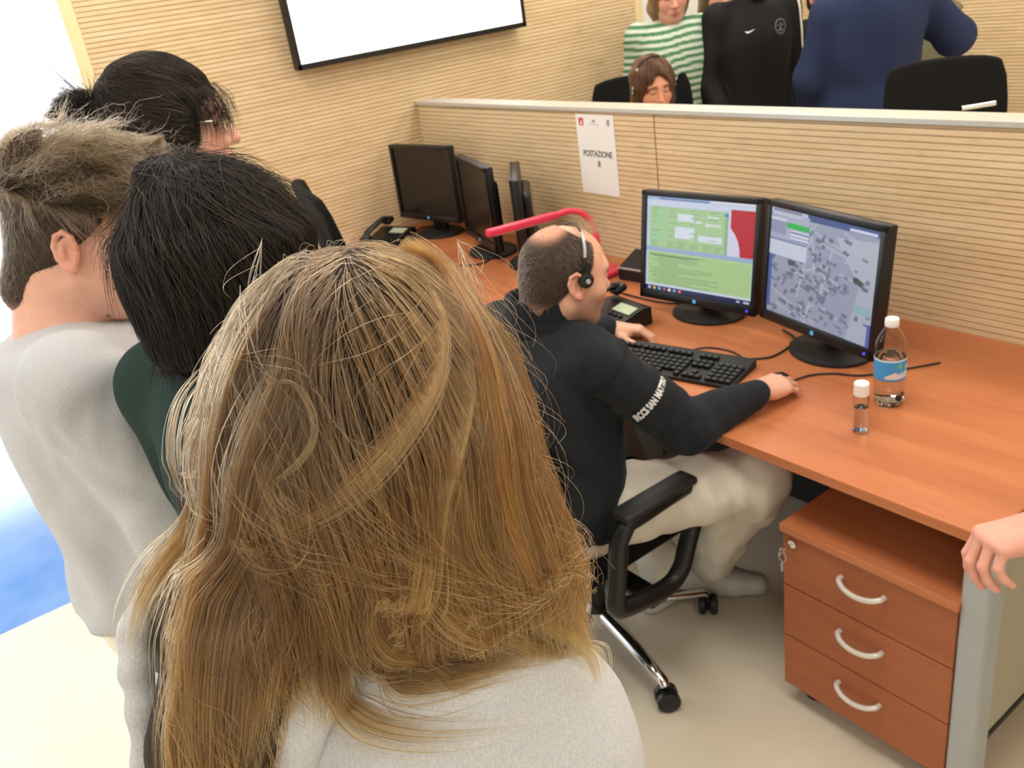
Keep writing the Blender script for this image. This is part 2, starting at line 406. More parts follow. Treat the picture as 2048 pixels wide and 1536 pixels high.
k = MB(); k.box((-.178, -.018, .506), (.003, .030, .009), .001); k.lathe([(0, -.0015), (.012, -.0015), (.012, .0015), (0, .0015)], (-.180, -.037, .504), 16, Matrix.Rotation(PI / 2, 3, 'Y')); k.build('key', M['chrome'], lk, .5)
k = MB(); k.tube([(-.181 + .010 * math.cos(t), -.036, .488 + .014 * math.sin(t)) for t in np.linspace(0, 2 * PI, 20, endpoint=False)], .0012, 6, closed=True)
k.box((-.182, -.034, .459), (.004, .009, .028), .001); k.build('key_ring', M['silver'], lk, .6)


def caster_mesh(name, p, parent, r=.025, ang=0.0, m='black'):
    R = RZ(ang); b = MB()
    for s in (-1, 1):
        o = R @ Vector((0, s * r * .52, 0)); RR = R @ Matrix.Rotation(PI / 2, 3, 'X')
        b.lathe([(0, -.35 * r), (r * .8, -.35 * r), (r, -.22 * r), (r, .22 * r), (r * .8, .35 * r), (0, .35 * r)], (p[0] + o.x, p[1] + o.y, r), 20, RR)
    b.box((p[0], p[1], r * 1.15), (r * .9, r * .5, r * 1.2), r * .15, R)
    return b.build(name, M[m], parent, .6)


for x in (-.16, .16):
    for y in (.07, .5): caster_mesh('caster', (x, y, 0), cb, .027, .5)


# ------------------------------------------------------------------ monitors
def monitor(loc, yaw, tilt, w, h, label, content=None, group=None):
    zc = loc[2]; root = empty('computer_monitor', (loc[0], loc[1], .735), label, 'monitor', group, yaw)
    R = Matrix.Rotation(-tilt, 3, 'X'); O = Vector((0, 0, zc - .735)); T = lambda x, y, z: O + R @ Vector((x, y, z))
    b = MB(); b.box(T(0, .018, 0), (w, .030, h), .006, R); b.box(T(0, .045, -.01), (w * .72, .04, h * .66), .018, R, 3); hs = b.build('housing', M['black'], root, .6)
    bw, bb = .017, .028; b = MB()
    for c, s in (((0, h / 2 - bw / 2), (w, bw)), ((0, -h / 2 + bb / 2), (w, bb)), ((-w / 2 + bw / 2, 0), (bw, h)), ((w / 2 - bw / 2, 0), (bw, h))):
        b.box(T(c[0], -.001, c[1]), (s[0], .009, s[1]), .002, R)
    b.build('bezel', M['black'], root, .6)
    sw, sh = w - 2 * bw, h - bw - bb; x0 = -sw / 2; z1 = h / 2 - bw
    if content is None:
        b = MB(); b.quad([T(x0, -.0005 + .003, z1 - sh), T(x0 + sw, .0025, z1 - sh), T(x0 + sw, .0025, z1), T(x0, .0025, z1)]); b.build('screen', M['screen_off'], root)
    else:
        b = MB()
        for i, (poly, c) in enumerate(content):
            y = .0026 - .00001 * (i + 1)
            b.quad([T(x0 + sw * u, y, z1 - sh * v) for u, v in poly][::-1], c)
        b.build('screen', M['screen_lit'], root)
    bl = MB().box(T(.0, -.0062, -h / 2 + bb / 2), (.011, .001, .011), 0, R).build('logo_badge', M['logo_blue'], root)
    if content is not None: MB().lathe([(0, -.001), (.0032, -.001), (.0032, .001), (0, .001)], T(w / 2 - .026, -.006, -h / 2 + bb / 2), 12, R @ Matrix.Rotation(PI / 2, 3, 'X')).build('power_light', M['led'], root)
    nk = O + R @ Vector((0, .05, -h * .28)); zb = nk.z
    b = MB(); b.box((0, .062, zb / 2 + .01), (.085, .035, zb + .02), .01, None, 3); b.build('stand_neck', M['black'], root, .6)
    b = MB(); b.lathe([(0, 0), (.115, 0), (.12, .004), (.119, .010), (.105, .016), (.05, .020), (0, .020)], (0, 0, 0), 48)
    bmesh.ops.scale(b.bm, vec=(1.0, .84, 1), verts=b.bm.verts); bmesh.ops.translate(b.bm, vec=(0, .045, 0), verts=b.bm.verts)
    b.build('stand_base', M['black_matte'], root, .6)
    return root


M['screen_lit'] = screen_mat('lit_lcd', 0.85)
rect = lambda u0, v0, u1, v1: [(u0, v0), (u1, v0), (u1, v1), (u0, v1)]
rnd = random.Random(5)
CA = [(rect(0, 0, 1, 1), (206, 214, 238)), (rect(0, 0, 1, .035), (170, 190, 226)), (rect(.12, .012, .58, .03), (120, 140, 190)), (rect(.6, .0, 1, .03), (225, 228, 240)), (rect(0, .035, 1, .095), (214, 222, 242)), (rect(.03, .1, .745, .53), (176, 212, 156)),
      (rect(.05, .12, .17, .30), (168, 214, 160)), (rect(.05, .33, .17, .45), (168, 214, 160)), (rect(.30, .16, .45, .235), (226, 236, 244)), (rect(.47, .22, .53, .24), (226, 236, 244)), (rect(.58, .15, .68, .175), (226, 236, 232)), (rect(.56, .235, .70, .27), (222, 236, 226)),
      (rect(.28, .295, .46, .415), (226, 234, 246)), (rect(.50, .36, .715, .425), (226, 234, 246)), (rect(.735, .1, .765, .53), (150, 190, 150)), (rect(.73, .125, .77, .145), (64, 110, 210)), (rect(.765, .1, 1, .56), (222, 220, 242)),
      ([(.785, .07), (1, .07), (1, .555), (.875, .545), (.872, .46), (.855, .38), (.825, .31), (.785, .25)], (196, 26, 42)), (rect(0, .53, 1, .575), (160, 182, 216)), (rect(.02, .575, .985, .925), (182, 214, 150)), (rect(0, .925, 1, .95), (212, 222, 240)), (rect(0, .95, 1, 1), (26, 38, 84))]
for v in np.arange(.46, .53, .018):
    for u in (.04, .2, .3, .42, .55, .65): CA.append((rect(u, v, u + rnd.uniform(.05, .09), v + .005), (122, 158, 118)))
for v in (.12, .15, .19, .26, .35, .40):
    for u in (.06, .22, .42, .6): CA.append((rect(u, v, u + rnd.uniform(.04, .09), v + .006), (128, 166, 124)))
for v in np.arange(.60, .92, .022):
    CA.append((rect(.03, v + .009, .975, v + .016), (166, 202, 138))); CA.append((rect(.04 + rnd.uniform(0, .1), v, rnd.uniform(.3, .72), v + .006), (120, 152, 104)))
CA.append((rect(.04, .612, .5, .619), (60, 80, 54)))
for i in range(7): CA.append((rect(.03 + .05 * i, .962, .055 + .05 * i, .99), [(200, 210, 230), (230, 200, 90), (120, 200, 240), (220, 90, 80), (240, 240, 240), (160, 180, 220), (250, 120, 100)][i]))
CA += [(rect(.87, .965, .9, .985), (190, 200, 220)), (rect(.93, .965, .98, .985), (200, 210, 230))]
CB = [(rect(0, 0, 1, 1), (158, 163, 184))]
rnd = random.Random(11)
for i in range(24):   # pale street bands, then building blocks along them
    x, y = rnd.random(), rnd.uniform(.1, .97); a = rnd.choice((.35, 1.75, 1.45, .25, -.5)); L = rnd.uniform(.15, .5); c, s = math.cos(a), math.sin(a); t = .007
    pl = [(x + c * L * e - s * t * f, y + s * L * e + c * t * f) for e, f in ((-.5, -1), (.5, -1), (.5, 1), (-.5, 1))]
    CB.append(([(min(1, max(0, p)), min(1, max(.06, q))) for p, q in pl], (186, 190, 206)))
CB.append(([(.62, .14), (.98, .1), (1, .5), (.8, .42)], (184, 188, 202))); CB.append(([(.86, .5), (1, .46), (1, 1), (.78, 1)], (178, 182, 200)))
for i in range(210):
    x, y = rnd.uniform(.03, .96), rnd.uniform(.12, .97)
    if .64 < x and y < .44 and rnd.random() < .75: continue
    if .8 < x and rnd.random() < .6: continue
    a = .35 + rnd.choice((0, PI / 2)) + rnd.uniform(-.2, .2); c, s = math.cos(a), math.sin(a); w_, h_ = rnd.uniform(.012, .03), rnd.uniform(.008, .018); g = rnd.uniform(0, 26)
    CB.append(([(x + c * w_ * e - s * h_ * f, y + s * w_ * e + c * h_ * f) for e, f in ((-1, -1), (1, -1), (1, 1), (-1, 1))], (134 - g, 138 - g, 158 - g)))
CB += [([(.19, .46), (.27, .45), (.265, .5), (.2, .5)], (78, 86, 92)), ([(.80, .44), (.84, .43), (.9, .47), (.87, .5), (.81, .48)], (76, 82, 80)), (rect(.84, .66, .97, .74), (150, 182, 190)),
       (rect(0, 0, 1, .035), (196, 204, 228)), (rect(.02, .01, .3, .028), (120, 126, 150)), (rect(.36, .0, 1, .06), (62, 84, 140)), (rect(.74, .03, .97, .055), (212, 218, 236)), (rect(0, .035, .38, .44), (176, 182, 204)), (rect(.16, .115, .38, .165), (40, 188, 76)),
       (rect(.0, .09, .155, .115), (214, 218, 234)), (rect(0, .115, .155, .235), (150, 156, 186)), (rect(.2, .175, .38, .29), (216, 220, 234)), (rect(.2, .19, .38, .205), (120, 130, 176)), (rect(.2, .23, .38, .24), (150, 156, 186)), (rect(.2, .262, .38, .275), (120, 130, 176)),
       (rect(0, .30, .37, .44), (206, 212, 230)), (rect(0, .28, .37, .30), (130, 140, 182)), (rect(0, .44, .035, .95), (82, 100, 160)), (rect(.96, .8, 1, 1), (90, 96, 180)), (rect(.02, .045, .3, .06), (206, 210, 226))]
monitor((-1.767, 1.907, .953), .12, .155, .42, .338, 'black monitor showing green forms beside a red panel', CA)
monitor((-1.321, 1.872, .963), -.215, .10, .42, .338, 'black monitor showing a grey street map, beside the water bottle', CB)
monitor((-3.49, 2.01, .980), .16, .02, .41, .34, 'switched-off black monitor next to the slatted corner, behind the desk phone')
monitor((-3.015, 1.960, .955), -.30, .0, .41, .34, 'switched-off black monitor angled sideways, between two other dark monitors')
monitor((-2.745, 1.965, .945), -.66, .0, .36, .32, 'switched-off black monitor seen edge-on behind the red lamp tip')

# ------------------------------------------------------------------ keyboard, mouse, phones, lamp, bottles
KA = .243; kb = empty('keyboard', (-1.606, 1.596, .735), 'black keyboard on the desk between the seated man\'s hands', 'keyboard', rz=KA)
MB().prism([(-.077, 0), (.077, 0), (.077, .024), (.03, .018), (-.077, .010)], .45, (-.225, 0, 0), Matrix(((0, 0, 1), (1, 0, 0), (0, 1, 0))), .002).build('base', M['black_matte'], kb, .6)
ks = MB(); kq = []; zk = lambda y: .010 + (y + .077) / .107 * .008 if y < .03 else .018 + (y - .03) / .047 * .006
for r, y in enumerate((-.060, -.041, -.022, -.003, .016, .046)):
    xs = [(-.208 + .0190 * i, .0165) for i in range(15)]
    if r == 0: xs = [(-.206, .021), (-.183, .018), (-.162, .018), (-.105, .09), (-.043, .018), (-.022, .018), (.0, .018), (.058, .016)]
    if r == 5: xs = [(-.208, .016)] + [(-.18 + .019 * i + (i // 4) * .006, .0155) for i in range(12)]
    xs = xs + ([(.083 + .019 * i, .0165) for i in range(3)] if r in (3, 4, 5) else [(.083 + .019 * i, .0165) for i in range(3)] if r == 0 else [(.102, .0165)] if r == 1 else []) + ([(.152 + .019 * i, .0165) for i in range(4)] if r < 5 else [])
    for x, w_ in xs:
        ks.box((x, y, zk(y) + .004), (w_, .0165, .008), .002); kq.append((x - .002, y + .002, zk(y) + .0082))
old = set(ks.bm.faces)
for q in kq: ks.box(q, (.0045, .0045, .0004))
for q in ks.bm.faces:
    if q not in old: q.material_index = 1
ko = ks.build('keys', M['black'], kb); ko.data.materials.append(M['print_grey'])
ms = empty('computer_mouse', (-1.292, 1.655, .735), 'black computer mouse under the seated man\'s right hand', 'mouse', rz=.15)
b = MB(); b.lathe([(0, 0), (.029, 0), (.031, .006), (.029, .018), (.022, .027), (.010, .032), (0, .033)], n=28); bmesh.ops.scale(b.bm, vec=(1, 1.8, 1), verts=b.bm.verts); b.build('body', M['black'], ms, .8)
MB().lathe([(0, -.003), (.008, -.003), (.008, .003), (0, .003)], (0, .03, .024), 16, Matrix.Rotation(PI / 2, 3, 'Y')).build('scroll_wheel', M['black_matte'], ms, .6)


def cable(pts, r, m, label, name='cable', n=40): return tag(MB().tube(bez(*pts, n=n), r, 8).build(name, M[m], None, .8), label, 'cable')


cable([(-1.50, 1.96, .74), (-1.43, 1.92, .739), (-1.41, 1.80, .739), (-1.46, 1.74, .739), (-1.49, 1.70, .74)], .0028, 'black', 'black cable curling down between the two lit monitors to the keyboard')
cable([(-1.62, 1.682, .742), (-1.60, 1.74, .739), (-1.53, 1.76, .739), (-1.46, 1.735, .745)], .0025, 'black', 'thin black cable arching along the top of the keyboard')
cable([(-1.275, 1.712, .74), (-1.26, 1.76, .739), (-1.22, 1.80, .739), (-1.15, 1.84, .739), (-1.05, 2.0, .739)], .0025, 'black', 'black mouse cable running past the map monitor\'s base')
cable([(-2.35, 1.93, .739), (-2.2, 1.93, .739), (-2.02, 1.93, .739), (-1.9, 1.96, .739), (-1.78, 2.05, .739)], .003, 'black', 'black cable lying behind the green-screen monitor')
cable([(-3.60, 1.97, .74), (-3.66, 2.05, .739), (-3.60, 2.13, .739), (-3.48, 2.15, .739), (-3.36, 2.12, .739)], .003, 'black', 'black cable looping behind the desk phone in the corner')
cable([(-3.12, 2.13, .739), (-3.05, 2.05, .739), (-2.96, 1.98, .739), (-2.90, 1.87, .739), (-2.98, 1.80, .739)], .003, 'black', 'black cable trailing under the dark angled monitor')
t = np.linspace(0, 1, 90)
cable([(-2.34 + .10 * a, 2.045 + .03 * math.sin(PI * a) + .006 * math.sin(a * 60), .747 + .006 * math.cos(a * 60)) for a in t], .0028, 'white_cable', 'white coiled cable between the red lamp base and the black device', n=90)


def desk_phone(loc, rz, label, lcd=True):
    r = empty('desk_phone', loc, label, 'phone', rz=rz)
    MB().prism([(-.095, 0), (.095, 0), (.095, .055), (.06, .058), (-.095, .018)], .19, (-.095, 0, 0), Matrix(((0, 0, 1), (1, 0, 0), (0, 1, 0))), .005).build('body', M['black'], r, .6)
    R = Matrix.Rotation(.25, 3, 'X'); z = lambda y: .018 + (y + .095) / .155 * .040
    MB().box((.035, .035, z(.035) + .002), (.085, .04, .004), .001, R).build('display', M['lcd'], r)
    b = MB()
    for i in range(3):
        for j in range(4): b.box((.005 + .024 * i, .0 - .021 * j, z(-.021 * j) + .003), (.016, .012, .006), .002, R)
    b.build('keypad', M['black_matte'], r)
    b = MB(); b.tube(bez((-.065, -.095, .045), (-.065, -.06, .072), (-.065, 0, .088), (-.065, .06, .100), (-.065, .10, .085), n=20), [.014] * 20 if False else .016, 10, flat=.7)
    for y, zz in ((-.085, .045), (.088, .084)): b.box((-.065, y, zz), (.046, .05, .026), .010, R, 3)
    b.build('handset', M['black'], r, .8); return r


desk_phone((-3.585, 1.83, .735), .35, 'black desk phone by the slatted wall, left of the dark monitors')
desk_phone((-1.965, 1.71, .735), -.1, 'desk phone with a small grey display beside the seated man\'s left hand')
r = empty('card_reader', (-2.205, 2.085, .735), 'small black boxy device with silver edge beside the green-screen monitor', 'device', rz=.12)
MB().box((0, 0, .022), (.13, .10, .044), .006).build('base', M['black'], r); MB().box((0, -.052, .047), (.126, .006, .006), .001).build('silver_trim', M['silver'], r)
MB().prism([(-.05, 0), (.05, 0), (.05, .042), (-.05, .004)], .124, (-.062, 0, .044), Matrix(((0, 0, 1), (1, 0, 0), (0, 1, 0))), .003).build('cover', M['black_matte'], r)

lp = empty('desk_lamp', (-2.37, 2.05, .735), 'slim red desk lamp arching above the seated man\'s head', 'lamp')
tip = W(975, 467, 2.86) - np.array([-2.37, 2.05, .735]); jt = W(1112, 430, 3.02) - np.array([-2.37, 2.05, .735])
st = [W(1206, 545, 3.13), W(1196, 492, 3.10), W(1187, 452, 3.09), W(1166, 428, 3.07), W(1140, 422, 3.05)]
st = [p - np.array([-2.37, 2.05, .735]) for p in st]
b = MB(); b.box((0, 0, .010), (.15, .12, .02), .008, None, 3); b.build('base', M['red'], lp, .6)
MB().tube(bez((st[0][0], st[0][1], .015), *st[1:], jt, n=40), .011, 12, flat=.75).build('stem', M['red'], lp, .8)
v = Vector(tip - jt); Ln = v.length; q = v.to_track_quat('X', 'Z').to_matrix()
hd = MB().box(Vector(jt) + v * .5, (Ln, .030, .024), .006, q, 3).build('lamp_head', M['red'], lp, .6)
MB().box(Vector(jt) + v * .5 + q @ Vector((0, 0, -.0125)), (Ln * .85, .018, .002), 0, q).build('diffuser', M['white_plastic'], hd)

bt = empty('water_bottle', (-1.035, 1.745, .735), 'clear plastic water bottle with a blue label on the desk', 'bottle')
lob = lambda a, z: 1 - .10 * max(0, 1 - z / .03) * (0.5 + 0.5 * math.cos(5 * a))
out = [(0, .008), (.012, .006), (.024, .001), (.030, .004), (.0345, .014), (.035, .03), (.034, .060), (.035, .066), (.035, .124), (.034, .130), (.0345, .142), (.033, .158), (.026, .176), (.018, .190), (.0125, .197), (.0125, .206)]
b = MB(); b.lathe(out + [(r - .0012, max(z, .012)) for r, z in out[::-1][:-3]] + [(0, .013)], n=60, lobes=lob); b.build('bottle_body', M['pet'], bt, .7)
b = MB(); b.lathe([(0, .014), (.028, .014), (.0332, .02), (.0332, .045), (.0325, .060), (.0332, .066), (.0332, .124), (0, .124)], n=48); b.build('water', M['water'], bt, .7)
b = MB(); b.lathe([(.0151, .199), (.0155, .200), (.0155, .214), (.0145, .217), (0, .217)], n=40, lobes=lambda a, z: 1 + .015 * math.cos(40 * a)); b.build('cap', M['white_plastic'], bt, .6)
# label: blue wrap with white swoosh and a green spot
n, k = 96, 24; V = []; Cc = []
for j in range(k + 1):
    for i in range(n):
        a = 2 * PI * i / n; z = .072 + .052 * j / k; V.append((.0358 * math.cos(a), .0358 * math.sin(a), z))
        u = ((a + 1.35) % (2 * PI)) / (2 * PI); t_ = j / k; c = (66, 156, 218)
        if t_ < .42 - 1.9 * abs(u - .10) and t_ > .12: c = (230, 214, 214)
        if .16 < u < .42 and .16 < t_ < .40 + .04 * math.sin(u * 90): c = (190, 222, 244)
        if .22 < u < .36 and .52 < t_ < .72: c = (150, 205, 240)
        if (u - .15) ** 2 * 40 + (t_ - .72) ** 2 < .012: c = (120, 200, 90)
        if t_ > .93: c = (225, 232, 238)
        Cc.append((*lin(c), 1))
me = bpy.data.meshes.new('label'); me.from_pydata(V, [], [(j * n + i, j * n + (i + 1) % n, (j + 1) * n + (i + 1) % n, (j + 1) * n + i) for j in range(k) for i in range(n)])
me.attributes.new('col', 'FLOAT_COLOR', 'POINT').data.foreach_set('color', np.array(Cc, np.float32).ravel()); lb = link('label', me, M['label'], bt, True); sd = lb.modifiers.new('wall', 'SOLIDIFY'); sd.thickness = .0003
sb = empty('small_bottle', (-1.008, 1.589, .735), 'small clear bottle with a white cap near the desk front', 'bottle')
out = [(0, .001), (.014, .001), (.0165, .004), (.0172, .05), (.0165, .088), (.012, .098), (.0095, .100)]
MB().lathe(out + [(r - .0012, max(z, .006)) for r, z in out[::-1][:-2]] + [(0, .006)], n=40).build('bottle_body', M['pet'], sb, .7)
MB().lathe([(0, .007), (.0148, .007), (.0155, .05), (.0152, .062), (0, .062)], n=36).build('liquid', M['water'], sb, .7)
MB().lathe([(.0128, .094), (.0165, .094), (.0168, .096), (.0165, .121), (.015, .123), (0, .123)], n=36).build('cap', M['white_plastic'], sb, .6)


# ------------------------------------------------------------------ sign on the partition, television, far table
def letters(name, s, size, loc, R, m, parent, bold=0.0, sx=1.0):
    cu = bpy.data.curves.new(name, 'FONT'); cu.body = s; cu.size = size; cu.align_x = 'CENTER'; cu.align_y = 'CENTER'; cu.offset = bold; cu.extrude = .0002
    q = bpy.data.objects.new(name, cu); me = bpy.data.meshes.new_from_object(q); bpy.data.objects.remove(q); me.name = name; me.materials.clear()
    o = link(name, me, M[m], parent); Mx = R.to_4x4(); Mx.translation = Vector(loc); me.transform(Mx @ Matrix.Diagonal((sx, 1, 1, 1))); return o


RXZ = Matrix(((1, 0, 0), (0, 0, -1), (0, 1, 0)))
ps = empty('paper_sign', (-2.521, 2.2125, 1.1235), 'white paper sign taped on the partition above the lamp', 'sign')
MB().box((0, -.0006, 0), (.207, .0006, .297)).build('sheet', M['paper'], ps)
letters('lettering', 'POSTAZIONE', .0315, (.002, -.0012, .003), RXZ, 'ink', ps, .0005, sx=.84)
letters('lettering', '8', .031, (.006, -.0012, -.034), RXZ, 'ink', ps, .0006, sx=.9)
b = MB(); b.box((-.074, -.0011, .121), (.026, .0005, .028)); e = b.build('red_emblem', M['red_ink'], ps)
b = MB(); b.prism([(-.005, -.009), (.006, -.009), (.004, -.001), (.001, .008), (-.003, .001)], .0004, (-.073, -.0014, .120), RXZ); b.build('flame_mark', M['paper'], e)
b = MB(); b.prism([(-.009, -.004), (.009, -.004), (.010, .001), (.004, .006), (0, .004), (-.004, .006), (-.010, .001)], .0004, (-.004, -.0010, .124), RXZ); b.box((-.004, -.0011, .112), (.052, .0004, .0022)); b.build('centre_emblem', M['grey_ink'], ps)
b = MB(); b.prism([(-.008, .012), (.008, .012), (.008, -.004), (0, -.013), (-.008, -.004)], .0004, (.074, -.0010, .119), RXZ); b.build('shield_emblem', M['grey_ink'], ps)

tv = empty('wall_television', (-3.77, 2.247, 1.893), 'large wall television with a blank white picture on the slatted wall', 'television')
MB().box((.045, 0, 0), (.04, 1.235, .715), .006).build('housing', M['black'], tv); MB().box((.012, 0, 0), (.026, .5, .4)).build('wall_mount', M['black_matte'], tv)
b = MB()
for c, s in (((0, .350), (1.235, .016)), ((0, -.347), (1.235, .022)), ((-.609, 0), (.018, .715)), ((.609, 0), (.018, .715))): b.box((.070, c[0], c[1]), (.012, s[0], s[1]), .002)
b.build('bezel', M['black'], tv); MB().box((.066, 0, 0), (.004, 1.20, .68)).build('screen', M['tv_on'], tv)

wt = empty('white_table', (-4.75, .1, 0), 'white-topped table standing beyond the boy in grey', 'table')
MB().box((0, 0, .725), (1.6, 1.04, .03), .003).build('tabletop', M['white_plastic'], wt)
for x in (-.74, .74):
    for y in (-.47, .47): MB().box((x, y, .355), (.05, .05, .71), .005).build('leg', M['white_plastic'], wt)
oc = empty('low_cabinet', (-7.2, 1.25, 0), 'orange wooden cabinet with black plinth on the blue floor', 'cabinet')
MB().box((0, 0, .42), (.5, .5, .70), .01).build('body', M['orange'], oc); MB().box((0, 0, .035), (.46, .46, .07)).build('plinth', M['black'], oc)


# ------------------------------------------------------------------ office chairs
def office_chair(loc, rz, label, star=0.0, high=1.0, arms='loop', seat_z=.46, back_w=.46, chrome_arm=False, light=False, group=None):
    """swivel chair facing local +Y"""
    r = empty('office_chair', loc, label, 'chair', group, rz)
    MB().box((0, .035, seat_z - .035), (.45, .50, .07), .03, None, 4).build('seat', M['black_fabric'], r, .8)
    MB().box((0, -.02, seat_z - .085), (.30, .30, .04), .01).build('seat_plate', M['black'], r)
    zb0, zb1 = seat_z + .10, high; n = 9; b = MB(); rows = []
    for i in range(n + 1):
        t = i / n; z = zb0 + (zb1 - zb0) * t; y = -.235 - .06 * t + .03 * math.sin(t * PI) * 1.2
        w_ = back_w / 2 * (.86 + .14 * math.sin(min(1, t * 1.3) * PI / 2)) * (1 - .10 * max(0, t - .85) / .15)
        rows.append((z, y, w_))
    vs = []
    for s_ in (0, 1):
        for z, y, w_ in rows:
            for k in range(9):
                u = -1 + k / 4; vs.append(b.bm.verts.new((u * w_, y + .035 * u * u - (.035 if s_ else 0), z - .02 * (abs(u) ** 4) * (1 if z > zb1 - .01 else 0))))
    m_ = len(rows) * 9; g = lambda s_, i, k: vs[s_ * m_ + i * 9 + k]
    for i in range(len(rows) - 1):
        for k in range(8):
            b.bm.faces.new((g(0, i, k + 1), g(0, i, k), g(0, i + 1, k), g(0, i + 1, k + 1))); b.bm.faces.new((g(1, i, k), g(1, i, k + 1), g(1, i + 1, k + 1), g(1, i + 1, k)))
    for i in range(len(rows) - 1):
        b.bm.faces.new((g(0, i, 0), g(1, i, 0), g(1, i + 1, 0), g(0, i + 1, 0))); b.bm.faces.new((g(1, i, 8), g(0, i, 8), g(0, i + 1, 8), g(1, i + 1, 8)))
    for k in range(8):
        b.bm.faces.new((g(0, 0, k), g(0, 0, k + 1), g(1, 0, k + 1), g(1, 0, k))); b.bm.faces.new((g(0, n, k + 1), g(0, n, k), g(1, n, k), g(1, n, k + 1)))
    bmesh.ops.recalc_face_normals(b.bm, faces=b.bm.faces)
    bo = b.build('backrest', M['black_fabric'], r, .9); bv = bo.modifiers.new('soft', 'BEVEL'); bv.width = .012; bv.segments = 3; bv.limit_method = 'ANGLE'
    MB().tube(bez((0, -.1, seat_z - .09), (0, -.26, seat_z - .07), (0, -.31, seat_z + .08), (0, -.30, seat_z + .3), n=16), .022, 8, flat=.6).build('back_support', M['black'], r, .8)
    if arms == 'loop':
        for s in (-1, 1):
            x = s * .30; z0 = seat_z - .075
            pts = bez((x, -.115, z0 + .215), (x, .06, z0 + .222), (x, .115, z0 + .208), (x, .125, z0 + .165), (x, .075, z0 + .05), (x, .045, z0 - .01), (x, -.01, z0 - .035), (x, -.14, z0 - .015), (x, -.175, z0 + .01), (x, -.165, z0 + .07), (x, -.145, z0 + .18), n=66)
            b = MB(); b.tube(pts, .024, 10, closed=True, flat=1.0, up=(1, 0, 0)); b.box((x - s * .09, -.04, z0 - .055), (.20, .06, .02), .006); b.build('armrest', M['black'], r, .9)
            MB().box((x, -.02, z0 + .242), (.062, .24, .022), .01, None, 3).build('arm_pad', M['black_matte'], r, .8)
    elif chrome_arm:
        for s in (-1, 1):
            MB().tube(bez((s * .25, -.24, seat_z + .27), (s * .30, -.10, seat_z + .25), (s * .30, .10, seat_z + .24), (s * .29, .16, seat_z + .18), (s * .27, .16, seat_z - .03), n=24), .012, 10).build('armrest', M['chrome'], r, .9)
    if not light:
        MB().lathe([(.028, .09), (.028, .25), (.018, .25), (.018, seat_z - .1)], n=20).build('gas_column', M['black'], r, .6)
        MB().lathe([(0, .07), (.05, .07), (.05, .12), (.03, .135), (0, .135)], n=24).build('hub', M['chrome'], r, .6)
        for k in range(5):
            a = star + 2 * PI * k / 5; c, s = math.cos(a), math.sin(a)
            b = MB(); b.tube([(c * q, s * q, z) for q, z in ((.03, .105), (.14, .100), (.24, .088), (.318, .076), (.326, .066))], [.024, .022, .018, .015, .013], 10, flat=.8); lg = b.build('base_leg', M['chrome'], r, .8)
            caster_mesh('caster', (c * .33, s * .33, 0), r, .031, a + 1.2)
    return r


office_chair((-1.600, 1.235, 0), 0.0, 'black swivel chair with chrome star base under the seated man', star=-.18, high=.84, seat_z=.455, back_w=.42)
office_chair((-2.78, 1.46, 0), -.30, 'black high-backed office chair at the left desk, behind the dark-haired person', high=1.235, arms=None, back_w=.48)
office_chair((-3.10, 3.06, 0), -2.25, 'black office chair behind the seated woman with the headset', high=1.24, arms=None, back_w=.50)
rc = office_chair((-1.665, 3.20, 0), PI + .75, 'empty black office chair with chrome armrest behind the partition', high=1.26, arms=None, chrome_arm=True, back_w=.44)
ci = lambda p: rc.matrix_world.inverted() @ Vector(p)
SC.view_layers[0].update()
MB().tube([ci(W(1922, 217, 3.12)), ci(W(1955, 212, 3.12)), ci(W(1990, 206, 3.12))], .009, 10).build('chrome_bar', M['chrome'], rc, .8)


# ------------------------------------------------------------------ organic bodies: smooth solids meshed on a grid
def _rot(R, *c):   # world -> local by R^T
    return [c[0] * R[0, j] + c[1] * R[1, j] + c[2] * R[2, j] for j in range(3)]


I3 = np.eye(3)


def E(c, r, k=.012, R=None, op=1): return dict(t='E', c=np.array(c, float), r=np.array(r, float), k=k, R=R, op=op)
def C(a, b, ra, rb=None, k=.015, op=1, sq=None): return dict(t='C', a=np.array(a, float), b=np.array(b, float), ra=ra, rb=ra if rb is None else rb, k=k, op=op, sq=sq)
def S(o, tab, k=.02, R=None, op=1, n=2.2, rd=.02): return dict(t='S', o=np.array(o, float), tab=_cr(tab), k=k, R=R, op=op, n=n, rd=rd)


def _cr(tab):
    T = np.array(tab, float)
    if T.shape[1] < 5: T = np.hstack([T, np.zeros((len(T), 5 - T.shape[1]))])
    return bez(*T, n=12 * (len(T) - 1)) if len(T) > 2 else T


def chain(pts, rs, k=.015, op=1, sq=None): return [C(pts[i], pts[i + 1], rs[i], rs[i + 1], k, op, sq) for i in range(len(pts) - 1)]


def _bb(p):
    if p['t'] == 'E':
        R = p['R'] if p['R'] is not None else I3; h = np.sqrt(((R * p['r'][None]) ** 2).sum(1)); return p['c'] - h, p['c'] + h
    if p['t'] == 'C':
        return np.minimum(p['a'] - p['ra'], p['b'] - p['rb']), np.maximum(p['a'] + p['ra'], p['b'] + p['rb'])
    T = p['tab']; R = p['R'] if p['R'] is not None else I3; cs = []
    for z, a, b, cx, cy in T:
        for sx in (-1, 1):
            for sy in (-1, 1): cs.append(R @ np.array([cx + sx * a, cy + sy * b, z]) + p['o'])
    cs = np.array(cs); return cs.min(0), cs.max(0)


